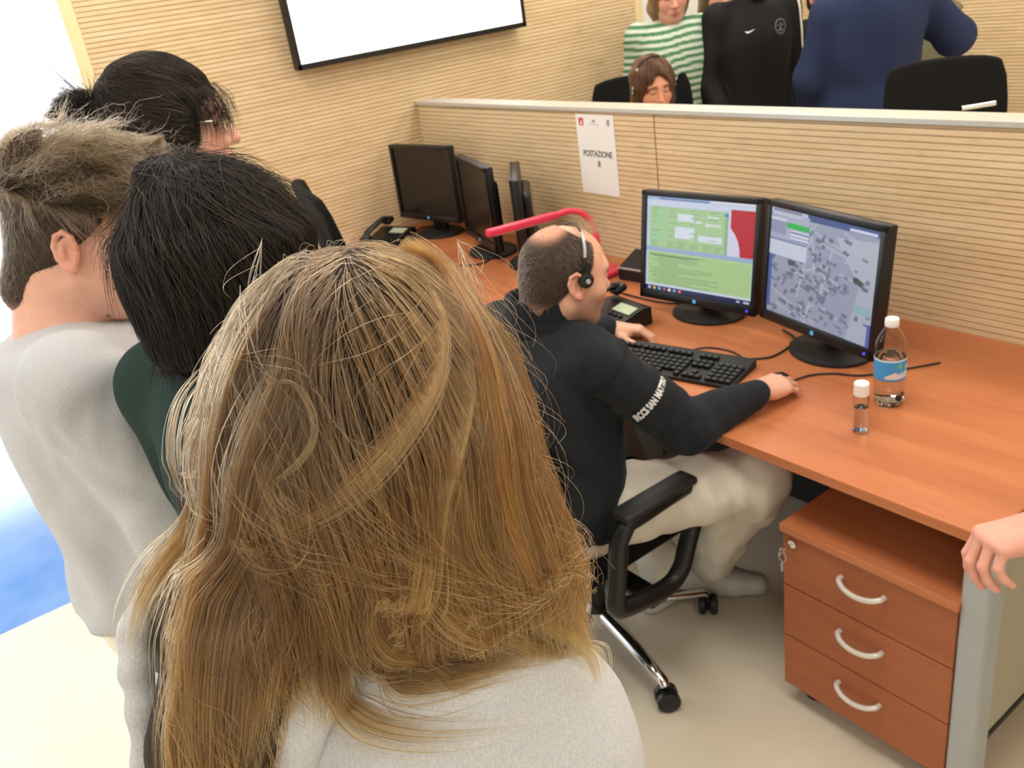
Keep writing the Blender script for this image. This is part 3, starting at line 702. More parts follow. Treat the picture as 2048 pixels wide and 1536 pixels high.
def _ev(p, X, Y, Z):
    if p['t'] == 'E':
        q = [X - p['c'][0], Y - p['c'][1], Z - p['c'][2]]
        if p['R'] is not None: q = _rot(p['R'], *q)
        r = p['r']; k0 = np.sqrt((q[0] / r[0]) ** 2 + (q[1] / r[1]) ** 2 + (q[2] / r[2]) ** 2)
        k1 = np.sqrt((q[0] / r[0] ** 2) ** 2 + (q[1] / r[1] ** 2) ** 2 + (q[2] / r[2] ** 2) ** 2)
        return np.where(k1 > 1e-6, k0 * (k0 - 1) / np.maximum(k1, 1e-6), -r.min())
    if p['t'] == 'C':
        a, b = p['a'], p['b']; ab = b - a; L = max((ab ** 2).sum(), 1e-9)
        px, py, pz = X - a[0], Y - a[1], Z - a[2]
        t = np.clip((px * ab[0] + py * ab[1] + pz * ab[2]) / L, 0, 1)
        qx, qy, qz = px - t * ab[0], py - t * ab[1], pz - t * ab[2]; d2 = qx ** 2 + qy ** 2 + qz ** 2
        if p['sq'] is not None:
            ax, f = p['sq']; m = qx * ax[0] + qy * ax[1] + qz * ax[2]; d2 = d2 + m * m * (f * f - 1)
        return np.sqrt(np.maximum(d2, 0)) - (p['ra'] + t * (p['rb'] - p['ra']))
    o = p['o']; q = [X - o[0], Y - o[1], Z - o[2]]
    q = _rot(p['R'], *q) if p['R'] is not None else [q[0] + 0 * q[2] + 0 * q[1], q[1] + 0 * q[0] + 0 * q[2], q[2] + 0 * q[0] + 0 * q[1]]
    T = p['tab']; w = q[2]; ip = lambda j: np.interp(w, T[:, 0], T[:, j])
    a, b = ip(1), ip(2); u = q[0] - ip(3); v = q[1] - ip(4); n = p['n']
    k = ((np.abs(u) / a) ** n + (np.abs(v) / b) ** n) ** (1 / n); rr = np.sqrt(u * u + v * v); mn = np.minimum(a, b)
    d = np.where(k > .2, (k - 1) / np.maximum(k, .2) * rr, -mn); d = np.maximum(d, -mn) * .9
    dz = np.maximum(T[0, 0] - w, w - T[-1, 0]); h = np.clip(.5 + .5 * (d - dz) / p['rd'], 0, 1)
    return dz + (d - dz) * h + p['rd'] * h * (1 - h)


def _axis(lo, hi, res, fine, fres):
    """grid ticks, finer inside the listed intervals"""
    out = [lo]; x = lo
    while x < hi:
        st = res
        for a, b in fine:
            if a - res <= x <= b: st = fres
        x += st; out.append(x)
    return np.array(out)


class Field:
    def __init__(s, prims, res=.008, fine=None, fres=.003, disp=None, pad=.02):
        lo = np.min([_bb(p)[0] for p in prims if p['op'] > 0], 0) - pad; hi = np.max([_bb(p)[1] for p in prims if p['op'] > 0], 0) + pad
        fine = fine or []
        s.ax = [_axis(lo[i], hi[i], res, [(f[0][i], f[1][i]) for f in fine], fres) for i in range(3)]
        D = np.full([len(a) for a in s.ax], .05, np.float32)
        for p in prims:
            l, h = _bb(p); m = max(p['k'], .004) * 1.5 + .02
            sl = tuple(slice(max(0, np.searchsorted(s.ax[i], l[i] - m) - 1), np.searchsorted(s.ax[i], h[i] + m) + 1) for i in range(3))
            X, Y, Z = s.ax[0][sl[0]][:, None, None], s.ax[1][sl[1]][None, :, None], s.ax[2][sl[2]][None, None, :]
            d = np.minimum(_ev(p, X, Y, Z), .05); A = D[sl]; k = p['k']
            if p['op'] > 0: hh = np.clip(.5 + .5 * (A - d) / k, 0, 1); D[sl] = A + (d - A) * hh - k * hh * (1 - hh)
            else:
                d = -d; hh = np.clip(.5 - .5 * (A - d) / k, 0, 1); D[sl] = A + (d - A) * hh + k * hh * (1 - hh)
        if disp is not None:
            X, Y, Z = s.ax[0][:, None, None], s.ax[1][None, :, None], s.ax[2][None, None, :]
            D += (disp(X, Y, Z)).astype(np.float32)
        s.D = D

    def val(s, P):
        idx = []; fr = []
        for i in range(3):
            a = s.ax[i]; j = np.clip(np.searchsorted(a, P[:, i]) - 1, 0, len(a) - 2); idx.append(j); fr.append(np.clip((P[:, i] - a[j]) / (a[j + 1] - a[j]), 0, 1))
        r = 0
        for dx in (0, 1):
            for dy in (0, 1):
                for dz in (0, 1):
                    w = (fr[0] if dx else 1 - fr[0]) * (fr[1] if dy else 1 - fr[1]) * (fr[2] if dz else 1 - fr[2])
                    r = r + w * s.D[idx[0] + dx, idx[1] + dy, idx[2] + dz]
        return r

    def grad(s, P, e=.004):
        g = np.stack([s.val(P + e * I3[i]) - s.val(P - e * I3[i]) for i in range(3)], 1)
        n = np.linalg.norm(g, axis=1, keepdims=True); return g / np.maximum(n, 1e-9), np.maximum(n[:, 0] / (2 * e), .2)

    def project(s, P, off=0.0, it=3):
        for _ in range(it):
            g, n = s.grad(P); P = P - g * np.clip((s.val(P) - off) / n, -.02, .02)[:, None]
        return P

    def mesh(s, smooth=1):
        D = s.D; nx, ny, nz = D.shape; In = D < 0; cnt = np.zeros((nx - 1, ny - 1, nz - 1), np.uint8)
        for a in (0, 1):
            for b in (0, 1):
                for c in (0, 1): cnt += In[a:nx - 1 + a, b:ny - 1 + b, c:nz - 1 + c]
        act = np.argwhere((cnt > 0) & (cnt < 8)); ids = np.full(cnt.shape, -1, np.int32); ids[tuple(act.T)] = np.arange(len(act))
        cor = [(a, b, c) for a in (0, 1) for b in (0, 1) for c in (0, 1)]
        val = np.stack([D[act[:, 0] + a, act[:, 1] + b, act[:, 2] + c] for a, b, c in cor], 1)
        pos = np.stack([np.stack([s.ax[0][act[:, 0] + a], s.ax[1][act[:, 1] + b], s.ax[2][act[:, 2] + c]], 1) for a, b, c in cor], 1)
        acc = np.zeros((len(act), 3)); num = np.zeros(len(act))
        for i in range(8):
            for j in range(i + 1, 8):
                if sum(abs(cor[i][q] - cor[j][q]) for q in range(3)) != 1: continue
                vi, vj = val[:, i], val[:, j]; m = (vi < 0) != (vj < 0); t = np.where(m, vi / np.where(m, vi - vj, 1), 0)[:, None]
                acc += np.where(m[:, None], pos[:, i] + t * (pos[:, j] - pos[:, i]), 0); num += m
        V = acc / num[:, None]; F = []
        for ax in range(3):
            a = In.take(range(0, In.shape[ax] - 1), ax); b = In.take(range(1, In.shape[ax]), ax); e = np.argwhere(a != b); o1, o2 = [(1, 2), (2, 0), (0, 1)][ax]
            e = e[(e[:, o1] > 0) & (e[:, o2] > 0) & (e[:, o1] < In.shape[o1] - 1) & (e[:, o2] < In.shape[o2] - 1)]
            ins = a[tuple(e.T)]; q = []
            for d1, d2 in ((-1, -1), (0, -1), (0, 0), (-1, 0)):
                c = e.copy(); c[:, o1] += d1; c[:, o2] += d2; q.append(ids[tuple(c.T)])
            q = np.stack(q, 1); q[~ins] = q[~ins][:, ::-1]; F.append(q)
        F = np.concatenate(F)
        for _ in range(smooth):
            A = np.zeros_like(V); n = np.zeros(len(V))
            for k in range(4):
                np.add.at(A, F[:, k], V[F[:, (k + 1) % 4]] + V[F[:, k - 1]]); np.add.at(n, F[:, k], 2)
            V = V * .4 + .6 * A / n[:, None]
        return V, F


def mesh_obj(name, V, F, m, parent, col=None):
    me = bpy.data.meshes.new(name); me.vertices.add(len(V)); me.vertices.foreach_set('co', np.asarray(V, np.float32).ravel())
    me.loops.add(F.size); me.loops.foreach_set('vertex_index', F.astype(np.int32).ravel()); me.polygons.add(len(F))
    me.polygons.foreach_set('loop_start', np.arange(0, F.size, F.shape[1], dtype=np.int32)); me.polygons.foreach_set('loop_total', np.full(len(F), F.shape[1], np.int32)); me.update(calc_edges=True); me.validate()
    if col is not None:
        c = np.ones((len(V), 4), np.float32); c[:, :3] = col; me.attributes.new('col', 'FLOAT_COLOR', 'POINT').data.foreach_set('color', c.ravel())
    return link(name, me, M[m], parent, True)


def part(name, prims, m, parent, res=.008, fine=None, fres=.003, disp=None, smooth=1, color=None):
    f = Field(prims, res, fine, fres, disp); V, F = f.mesh(smooth)
    o = mesh_obj(name, V, F, m, parent, None if color is None else color(V)); f.V, f.F = V, F
    return o, f


def folds(seed, amp, sc=14.0, n=5, stretch=(1, 1, .6)):
    r = np.random.default_rng(seed); K = r.normal(size=(n, 3)) * sc * np.array(stretch); K2 = r.normal(size=(n, 3)) * sc * .7; ph = r.uniform(0, 6.28, (n, 2))

    def f(X, Y, Z):
        t = 0
        for i in range(n):
            a = K[i, 0] * X + K[i, 1] * Y + K[i, 2] * Z + ph[i, 0]; b = K2[i, 0] * X + K2[i, 1] * Y + K2[i, 2] * Z + ph[i, 1]
            t = t + np.sin(a + 1.3 * np.sin(b))
        return amp * t / n * 1.6
    return f


def creases(lines, base=None):
    """cloth folds: each line is (points, width, depth); a positive depth is a valley, a negative one a ridge"""
    def f(X, Y, Z):
        ax = [X[:, 0, 0], Y[0, :, 0], Z[0, 0, :]]; out = np.zeros([len(a) for a in ax])
        for pts, w, amp in lines:
            acc = np.zeros_like(out); n = len(pts) - 1
            for i in range(n):
                a, b = np.array(pts[i], float), np.array(pts[i + 1], float); lo, hi = np.minimum(a, b) - 2.5 * w, np.maximum(a, b) + 2.5 * w; sl = tuple(slice(np.searchsorted(ax[j], lo[j]), np.searchsorted(ax[j], hi[j]) + 1) for j in range(3))
                x, y, z = ax[0][sl[0]][:, None, None] - a[0], ax[1][sl[1]][None, :, None] - a[1], ax[2][sl[2]][None, None] - a[2]; ab = b - a; t = np.clip((x * ab[0] + y * ab[1] + z * ab[2]) / max(ab @ ab, 1e-9), 0, 1)
                d2 = (x - t * ab[0]) ** 2 + (y - t * ab[1]) ** 2 + (z - t * ab[2]) ** 2; u = (i + t) / n; acc[sl] = np.maximum(acc[sl], np.exp(-d2 / (w * w)) * np.sin(PI * np.clip(u * .96 + .02, 0, 1)) ** .5)
            out += amp * acc
        return out if base is None else out + base(X, Y, Z)
    return f


def px_hit(f, Vs_Fs):
    """finds the point of a figure's surface seen at a picture position"""
    from mathutils.bvhtree import BVHTree as B_
    trees = [B_.FromPolygons(V.tolist(), F.tolist()) for V, F in Vs_Fs]; c0 = Vector(f['L'](np.array([0, 0, CAMZ])))

    def g(x, y):
        d = (Vector(f['L'](W(x, y, 1.0))) - c0).normalized(); h = [q[0] for q in (t.ray_cast(c0, d) for t in trees) if q[0] is not None]
        return np.array(min(h, key=lambda v: (v - c0).length)) if h else None
    return g


def px_creases(f, fld, spec):
    g = px_hit(f, [(fld.V, fld.F)]); out = []
    for px, w, amp in spec:
        P = [g(x, y) for x, y in px]; P = [p for p in P if p is not None]
        if len(P) > 1: out.append((bez(*P, n=10) if len(P) > 2 else P, w, amp))
    return out


def eul(yaw=0, pitch=0, roll=0):
    """yaw about z, then pitch (positive = look down), then roll"""
    return np.array(Matrix.Rotation(yaw, 3, 'Z') @ Matrix.Rotation(-pitch, 3, 'X') @ Matrix.Rotation(roll, 3, 'Y'))


def smooth01(x, a, b): t = np.clip((x - a) / (b - a), 0, 1); return t * t * (3 - 2 * t)


# ---- heads and hands -------------------------------------------------
def head(c, R, s=1.0, closed=True, ears=True, nose=1.0):
    c = np.array(c, float); T = lambda p: c + R @ (np.array(p) * s); P = []
    e = lambda p, r, k=.012, op=1, Rl=None: P.append(E(T(p), np.array(r) * s, k * s, R if Rl is None else R @ Rl, op))
    l = lambda a, b, ra, rb=None, k=.008, op=1: P.append(C(T(a), T(b), ra * s, (ra if rb is None else rb) * s, k * s, op))
    e((0, -.014, .030), (.076, .096, .085), .01); e((0, .026, -.006), (.064, .070, .098), .03); e((0, .040, -.070), (.052, .052, .046), .03)
    e((0, .078, -.100), (.023, .018, .018), .025)
    for q in (-1, 1): e((q * .040, .058, -.030), (.025, .026, .028), .03); l((q * .058, .0, -.055), (q * .030, .062, -.098), .018, .016, .03)
    l((-.036, .076, .028), (.036, .076, .028), .013, None, .02)
    for q in (-1, 1): e((q * .032, .100, .006), (.019, .016, .011), .012, -1)
    for q in (-1, 1): e((q * .032, .080, .006), (.0145, .0125, .0125), .004)
    l((0, .088, .016), (0, .110 * (1 + .02 * (nose - 1)), -.026), .0075, .0115, .014); e((0, .112, -.030), (.0115, .011, .010), .008)
    for q in (-1, 1): e((q * .0125, .100, -.034), (.0080, .009, .0075), .006)
    for q in (-1, 1): e((q * .006, .108, -.041), (.0035, .005, .004), .003, -1)
    e((0, .090, -.064), (.027, .014, .016), .012); l((-.018, .0985, -.0605), (.018, .0985, -.0605), .0045, None, .004); l((-.014, .0985, -.0715), (.014, .0985, -.0715), .0055, None, .004)
    l((-.021, .1055, -.0658), (.021, .1055, -.0658), .0025, None, .003, -1)
    if ears:
        for q in (-1, 1):
            Rl = np.array(Matrix.Rotation(q * -.45, 3, 'Z') @ Matrix.Rotation(.22, 3, 'X'))
            O = np.array((q * .080, -.010, -.004)); U = lambda u, v, w: O + Rl @ np.array((q * u, v, w))
            P.append(E(T(U(0, 0, -.002)), np.array((.0075, .018, .027)) * s, .004 * s, R @ Rl)); P.append(E(T(U(.0085, .003, -.001)), np.array((.0105, .0115, .0195)) * s, .003 * s, R @ Rl, -1))
            hx = [U(.004, .016, .006), U(.007, .013, .022), U(.008, .001, .030), U(.009, -.013, .024), U(.009, -.019, .008), U(.008, -.016, -.010), U(.006, -.006, -.024), U(.004, .006, -.030)]
            for a, b in zip(hx, hx[1:]): l(a, b, .0042, None, .004)
            l(U(.003, -.009, .012), U(.004, -.008, -.010), .0040, None, .004); l(U(.004, .013, -.006), U(.004, .012, -.016), .005, None, .004); e(U(.002, .003, -.027), (.0055, .009, .009), .006)
    return P


def skin_color(base, c=None, R=None, s=1.0, lips=(178, 96, 92), brow=None, stubble=None, lash=None, cheek=0.35, ear=0.5, moles=()):
    base = np.array(lin(base))

    def f(V):
        col = np.repeat(base[None], len(V), 0)
        if c is not None:
            q = ((V - np.array(c)) @ R) / s; x, y, z = q.T; mix = lambda w, t: col.__setitem__(slice(None), col * (1 - w[:, None]) + np.array(lin(t))[None] * w[:, None])
            red = tuple(np.clip(np.array((215, 125, 105)), 0, 255))
            mix(cheek * np.exp(-(((np.abs(x) - .045) / .025) ** 2 + ((y - .07) / .03) ** 2 + ((z + .03) / .025) ** 2)), red)
            mix(cheek * np.exp(-((x / .016) ** 2 + ((y - .112) / .02) ** 2 + ((z + .03) / .016) ** 2)), red)
            if ear: mix(ear * smooth01(np.abs(x), .076, .088) * (np.abs(z) < .045) * (np.abs(y + .01) < .04), (214, 120, 104)); mix(ear * .5 * np.exp(-(((np.abs(x) - .084) / .006) ** 2 + ((y + .006) / .01) ** 2 + (z / .014) ** 2)), (150, 70, 62))  # ear hollow darkened, its shade put into the skin colour
            if lips: mix(.8 * (y > .085) * smooth01(.024 - np.abs(x) - 1.2 * np.abs(z + .066), -.002, .006), lips)
            if brow is not None: mix(.85 * (y > .06) * smooth01(.0062 - np.abs(z - .030 + 1.2 * np.maximum(0, np.abs(x) - .035) ** 1 * .5), -.002, .002) * smooth01(np.abs(x), .010, .016) * smooth01(.056 - np.abs(x), 0, .008), brow)
            if lash is not None: mix(.9 * (y > .07) * smooth01(.0024 - np.abs(z - .0005 - 8 * (np.abs(x) - .032) ** 2), -.0008, .001) * smooth01(.0155 - np.abs(np.abs(x) - .032), 0, .003), lash)
            if stubble is not None:
                w = smooth01(y + .02, -.01, .03) * smooth01(-z - .018, 0, .03) * smooth01(z + .16, 0, .04) * (1 - np.exp(-((x / .02) ** 2 + ((z + .066) / .012) ** 2))); w = np.maximum(w, .9 * np.exp(-((y - .012) / .016) ** 2) * smooth01(.03 - z, 0, .03) * smooth01(np.abs(x), .04, .06) * smooth01(z + .13, 0, .05)); mix(.62 * w, stubble)
            for mx, my, mz, mr in moles: mix(.8 * (((q - np.array((mx, my, mz))) ** 2).sum(1) < mr * mr), (120, 66, 52))
        return np.clip(col, 0, 1)
    return f


def hand(w, d, n, side, s=1.0, curl=(.35, .4, .3), spread=.10, thumb=.5, wrist_r=.026):
    """w wrist point, d direction of the fingers, n back-of-hand normal, side +1 thumb to the left of d seen from above n"""
    w = np.array(w, float); d = np.array(d, float); d /= np.linalg.norm(d); n = np.array(n, float); n -= d * n.dot(d); n /= np.linalg.norm(n); t = np.cross(n, d) * side
    L = lambda a, b, c: w + s * (d * a + t * b + n * c); P = []; sq = (n, 1.45)
    kn = [(.090, .030, .004), (.094, .010, .007), (.090, -.011, .005), (.082, -.029, .000)]
    P.append(C(L(-.01, 0, 0), L(.03, 0, 0), wrist_r * s, .029 * s, .012, 1, (n, 1.3)))
    for i, k in enumerate(kn): P.append(C(L(.015, k[1] * .55, 0), L(*k), .019 * s, .0125 * s, .012, 1, (n, 1.15)))
    P.append(C(L(.035, -.024, -.006), L(.07, -.026, -.006), .016 * s, .013 * s, .012))
    P.append(C(L(.02, .022, -.008), L(.055, .03, -.010), .017 * s, .014 * s, .012))
    for i, k in enumerate(kn):
        ln = [(.040, .024, .020), (.044, .027, .021), (.041, .025, .020), (.032, .019, .018)][i]; a = 0; p = L(*k); dirn = d * math.cos(spread * (1.5 - i)) + t * math.sin(spread * (1.5 - i)); r = [.0098, .0088, .0080, .0070] if i < 3 else [.0088, .0078, .0070, .0062]
        for j in range(3):
            a += curl[j] * (1 + .08 * i); q = p + s * ln[j] * (dirn * math.cos(a) - n * math.sin(a)); P.append(C(p, q, r[j] * s, r[j + 1] * s, .0035)); p = q
    p = L(.022, .026, -.008); tdir = [d * .62 + t * .75 - n * .25, d * .85 + t * .40 - n * (.25 + .2 * thumb), d * .95 + t * .1 - n * (.25 + .3 * thumb)]
    for j, (ln, r0, r1) in enumerate(((.036, .0145, .0120), (.032, .0115, .0100), (.026, .0100, .0078))):
        v = tdir[j] / np.linalg.norm(tdir[j]); q = p + s * ln * v; P.append(C(p, q, r0 * s, r1 * s, .006)); p = q
    return P


# ---- a person in local coordinates: facing +Y, right hand at +X ------
class Rig:
    def __init__(s, h=1.70, sh=.178, build=1.0, lean=0.0):
        k = h / 1.70; s.k = k; s.b = build
        s.J = dict(hipR=(.085 * k, 0, .88 * k), hipL=(-.085 * k, 0, .88 * k), kneeR=(.095 * k, .012 * k, .47 * k), kneeL=(-.095 * k, .012 * k, .47 * k), ankR=(.10 * k, -.02 * k, .085 * k), ankL=(-.10 * k, -.02 * k, .085 * k),
                   toeR=(.125 * k, .15 * k, .03), toeL=(-.125 * k, .15 * k, .03), shR=(sh * k, -.01 + lean * .4, 1.385 * k), shL=(-sh * k, -.01 + lean * .4, 1.385 * k), elR=((sh + .045) * k, -.03 * k, 1.09 * k), elL=(-(sh + .045) * k, -.03 * k, 1.09 * k),
                   wrR=((sh + .04) * k, .08 * k, .86 * k), wrL=(-(sh + .04) * k, .08 * k, .86 * k), neck=(0, -.02 * k + lean * .5, 1.43 * k), head=(0, .02 * k + lean, 1.575 * k))
        s.J = {a: np.array(v) for a, v in s.J.items()}
        # hips..shoulders as stacked ovals: z, half width, half depth, x shift, y shift
        s.torso = np.array([(.82, .165, .112, 0, -.005), (.90, .168, .118, 0, -.005), (1.04, .138, .098, 0, .005), (1.20, .150, .112, 0, .003 + lean * .2), (1.32, .158, .108, 0, -.006 + lean * .35), (1.40, .120, .082, 0, -.014 + lean * .45), (1.445, .062, .058, 0, -.018 + lean * .5)]); s.torso *= np.array([k, k * build, k * build, 1, 1])

    def limbs(s, e=0.0, arms=True, legs=True, k=.02, cuff=0.0):
        J = s.J; P = []; b = s.b
        if arms:
            for q in 'RL':
                sg = 1 if q == 'R' else -1
                P += [C(J['neck'] + (sg * .045, .0, -.03), J['sh' + q], .046 * b + e * .7, .050 * b + e * .9, .04), C(J['sh' + q], J['el' + q], .050 * b + e, .038 * b + e, k), C(J['el' + q], J['wr' + q], .038 * b + e, .026 + e * .8 + cuff, k)]
        if legs:
            for q in 'RL': P += [C(J['hip' + q], J['knee' + q], .080 * b + e, .054 * b + e, .03), C(J['knee' + q], J['ank' + q], .054 * b + e, .036 + e * 1.1, k)]
        return P

    def trunk(s, e=0.0, z0=None, z1=None, k=.03, rd=.03):
        T = s.torso.copy(); T[:, 1] += e; T[:, 2] += e
        if z0 is not None or z1 is not None:
            zs = np.linspace(T[0, 0] if z0 is None else z0, T[-1, 0] if z1 is None else z1, 9); T = np.stack([zs] + [np.interp(zs, T[:, 0], T[:, j]) for j in range(1, 5)], 1)
        return S((0, 0, 0), T, k, None, 1, 2.3, rd)

    def neck(s, r=.052): J = s.J; return [C(J['neck'] + (0, 0, -.04), J['head'] + (0, -.022, -.06), r * 1.12, r, .025)]

    def feet(s, e=0.0):
        P = []
        for q in 'RL': P += [C(s.J['ank' + q] + (0, -.015, -.04), s.J['toe' + q], .036 + e, .030 + e, .02, 1, (np.array((0, 0, 1.)), 1.15))]
        return P


def strands(name, pts, rad, col, m, parent, tip=.35, start=1.0):
    """pts [N,n,3], rad scalar or [N], col [N,3] or [N,n,3] linear colours -> one hair object"""
    N, n, _ = pts.shape; cu = bpy.data.hair_curves.new(name); cu.add_curves([n] * N)
    cu.attributes['position'].data.foreach_set('vector', np.ascontiguousarray(pts, np.float32).ravel()) if 'position' in cu.attributes else cu.points.foreach_set('position', np.ascontiguousarray(pts, np.float32).ravel())
    t = np.linspace(0, 1, n); prof = (1 - (1 - tip) * smooth01(t, .55, 1.0)) * (start + (1 - start) * smooth01(t, 0, .2)); r = (np.ones((N, 1)) * (np.asarray(rad).reshape(-1, 1)) * prof[None]).astype(np.float32)
    a = cu.attributes.get('radius') or cu.attributes.new('radius', 'FLOAT', 'POINT'); a.data.foreach_set('value', r.ravel())
    c = np.ones((N, n, 4), np.float32); c[..., :3] = col if col.ndim == 3 else col[:, None, :]
    cu.attributes.new('col', 'FLOAT_COLOR', 'POINT').data.foreach_set('color', c.ravel())
    o = bpy.data.objects.new(name, cu); COL.objects.link(o); cu.materials.append(M[m]); o.parent = parent; return o


def groom(F, n, length, flow, rng, seg=14, lift=(0, .006), tiplift=.0, wob=.15, mask=None, clump=.5, ncl=None, wave=(0, 0), bounds=None):
    """strands that start on the surface of field F and run along it following flow(P)"""
    V, Q = F.V, F.F; a = V[Q[:, 0]]; ar = np.linalg.norm(np.cross(V[Q[:, 1]] - a, V[Q[:, 2]] - a), axis=1) + np.linalg.norm(np.cross(V[Q[:, 2]] - a, V[Q[:, 3]] - a), axis=1)
    if mask is not None: ar = ar * np.clip(mask(V[Q].mean(1)), 0, None)
    f = rng.choice(len(Q), n, p=ar / ar.sum()); u, v = rng.random((2, n, 1)); P = (V[Q[f, 0]] * (1 - u) + V[Q[f, 1]] * u) * (1 - v) + (V[Q[f, 3]] * (1 - u) + V[Q[f, 2]] * u) * v
    L = rng.uniform(length[0], length[1], n); off0 = rng.uniform(lift[0], lift[1], n); out = [P]; K = rng.normal(size=(3, 3)) * 22; ph = rng.uniform(0, 6.28, 3); rd = rng.normal(size=(n, 3)) * wob; wp = rng.uniform(0, 6.28, n)
    P = F.project(P, off0 * .5)
    out = [P.copy()]
    for i in range(1, seg):
        t = i / (seg - 1); g, _ = F.grad(P); d = flow(P); d = d + rd + wob * 1.2 * np.sin(P @ K + ph + 2 * rd); d = d - g * (d * g).sum(1, keepdims=True); d /= np.maximum(np.linalg.norm(d, axis=1, keepdims=True), 1e-6)
        if wave[0]: d = d + np.cross(g, d) * (wave[0] * np.sin(wave[1] * t + wp))[:, None]
        P = P + d * (L / (seg - 1))[:, None]; P = F.project(P, off0 * min(1, .5 + t) + tiplift * t * t, 2); out.append(P.copy())
    pts = np.stack(out, 1)
    if clump and n > 60:
        ncl = ncl or n // 22; gi = rng.choice(n, ncl, replace=False); R0 = pts[:, 4 if seg > 5 else 0]; G = R0[gi]; near = np.empty(n, int)
        for i in range(0, n, 4000): near[i:i + 4000] = ((R0[i:i + 4000, None] - G[None]) ** 2).sum(2).argmin(1)
        near = gi[near]; w = (clump * smooth01(np.linspace(0, 1, seg), .1, 1) * 1.0)[None, :, None] * rng.uniform(.3, 1, (n, 1, 1)); ok = (np.linalg.norm(pts[:, 0] - pts[near, 0], axis=1) < .05)[:, None, None]
        pts = np.where(ok, pts * (1 - w) + pts[near] * w, pts); groom.near = near
    return pts


def root_at(name, label, loc, yaw): return empty(name, (loc[0], loc[1], 0), label, 'person', None, yaw)


def to_local(p, loc, yaw):
    p = np.asarray(p, float) - np.array([loc[0], loc[1], 0]); c, s = math.cos(yaw), math.sin(yaw); return np.stack([p[..., 0] * c + p[..., 1] * s, -p[..., 0] * s + p[..., 1] * c, p[..., 2]], -1)


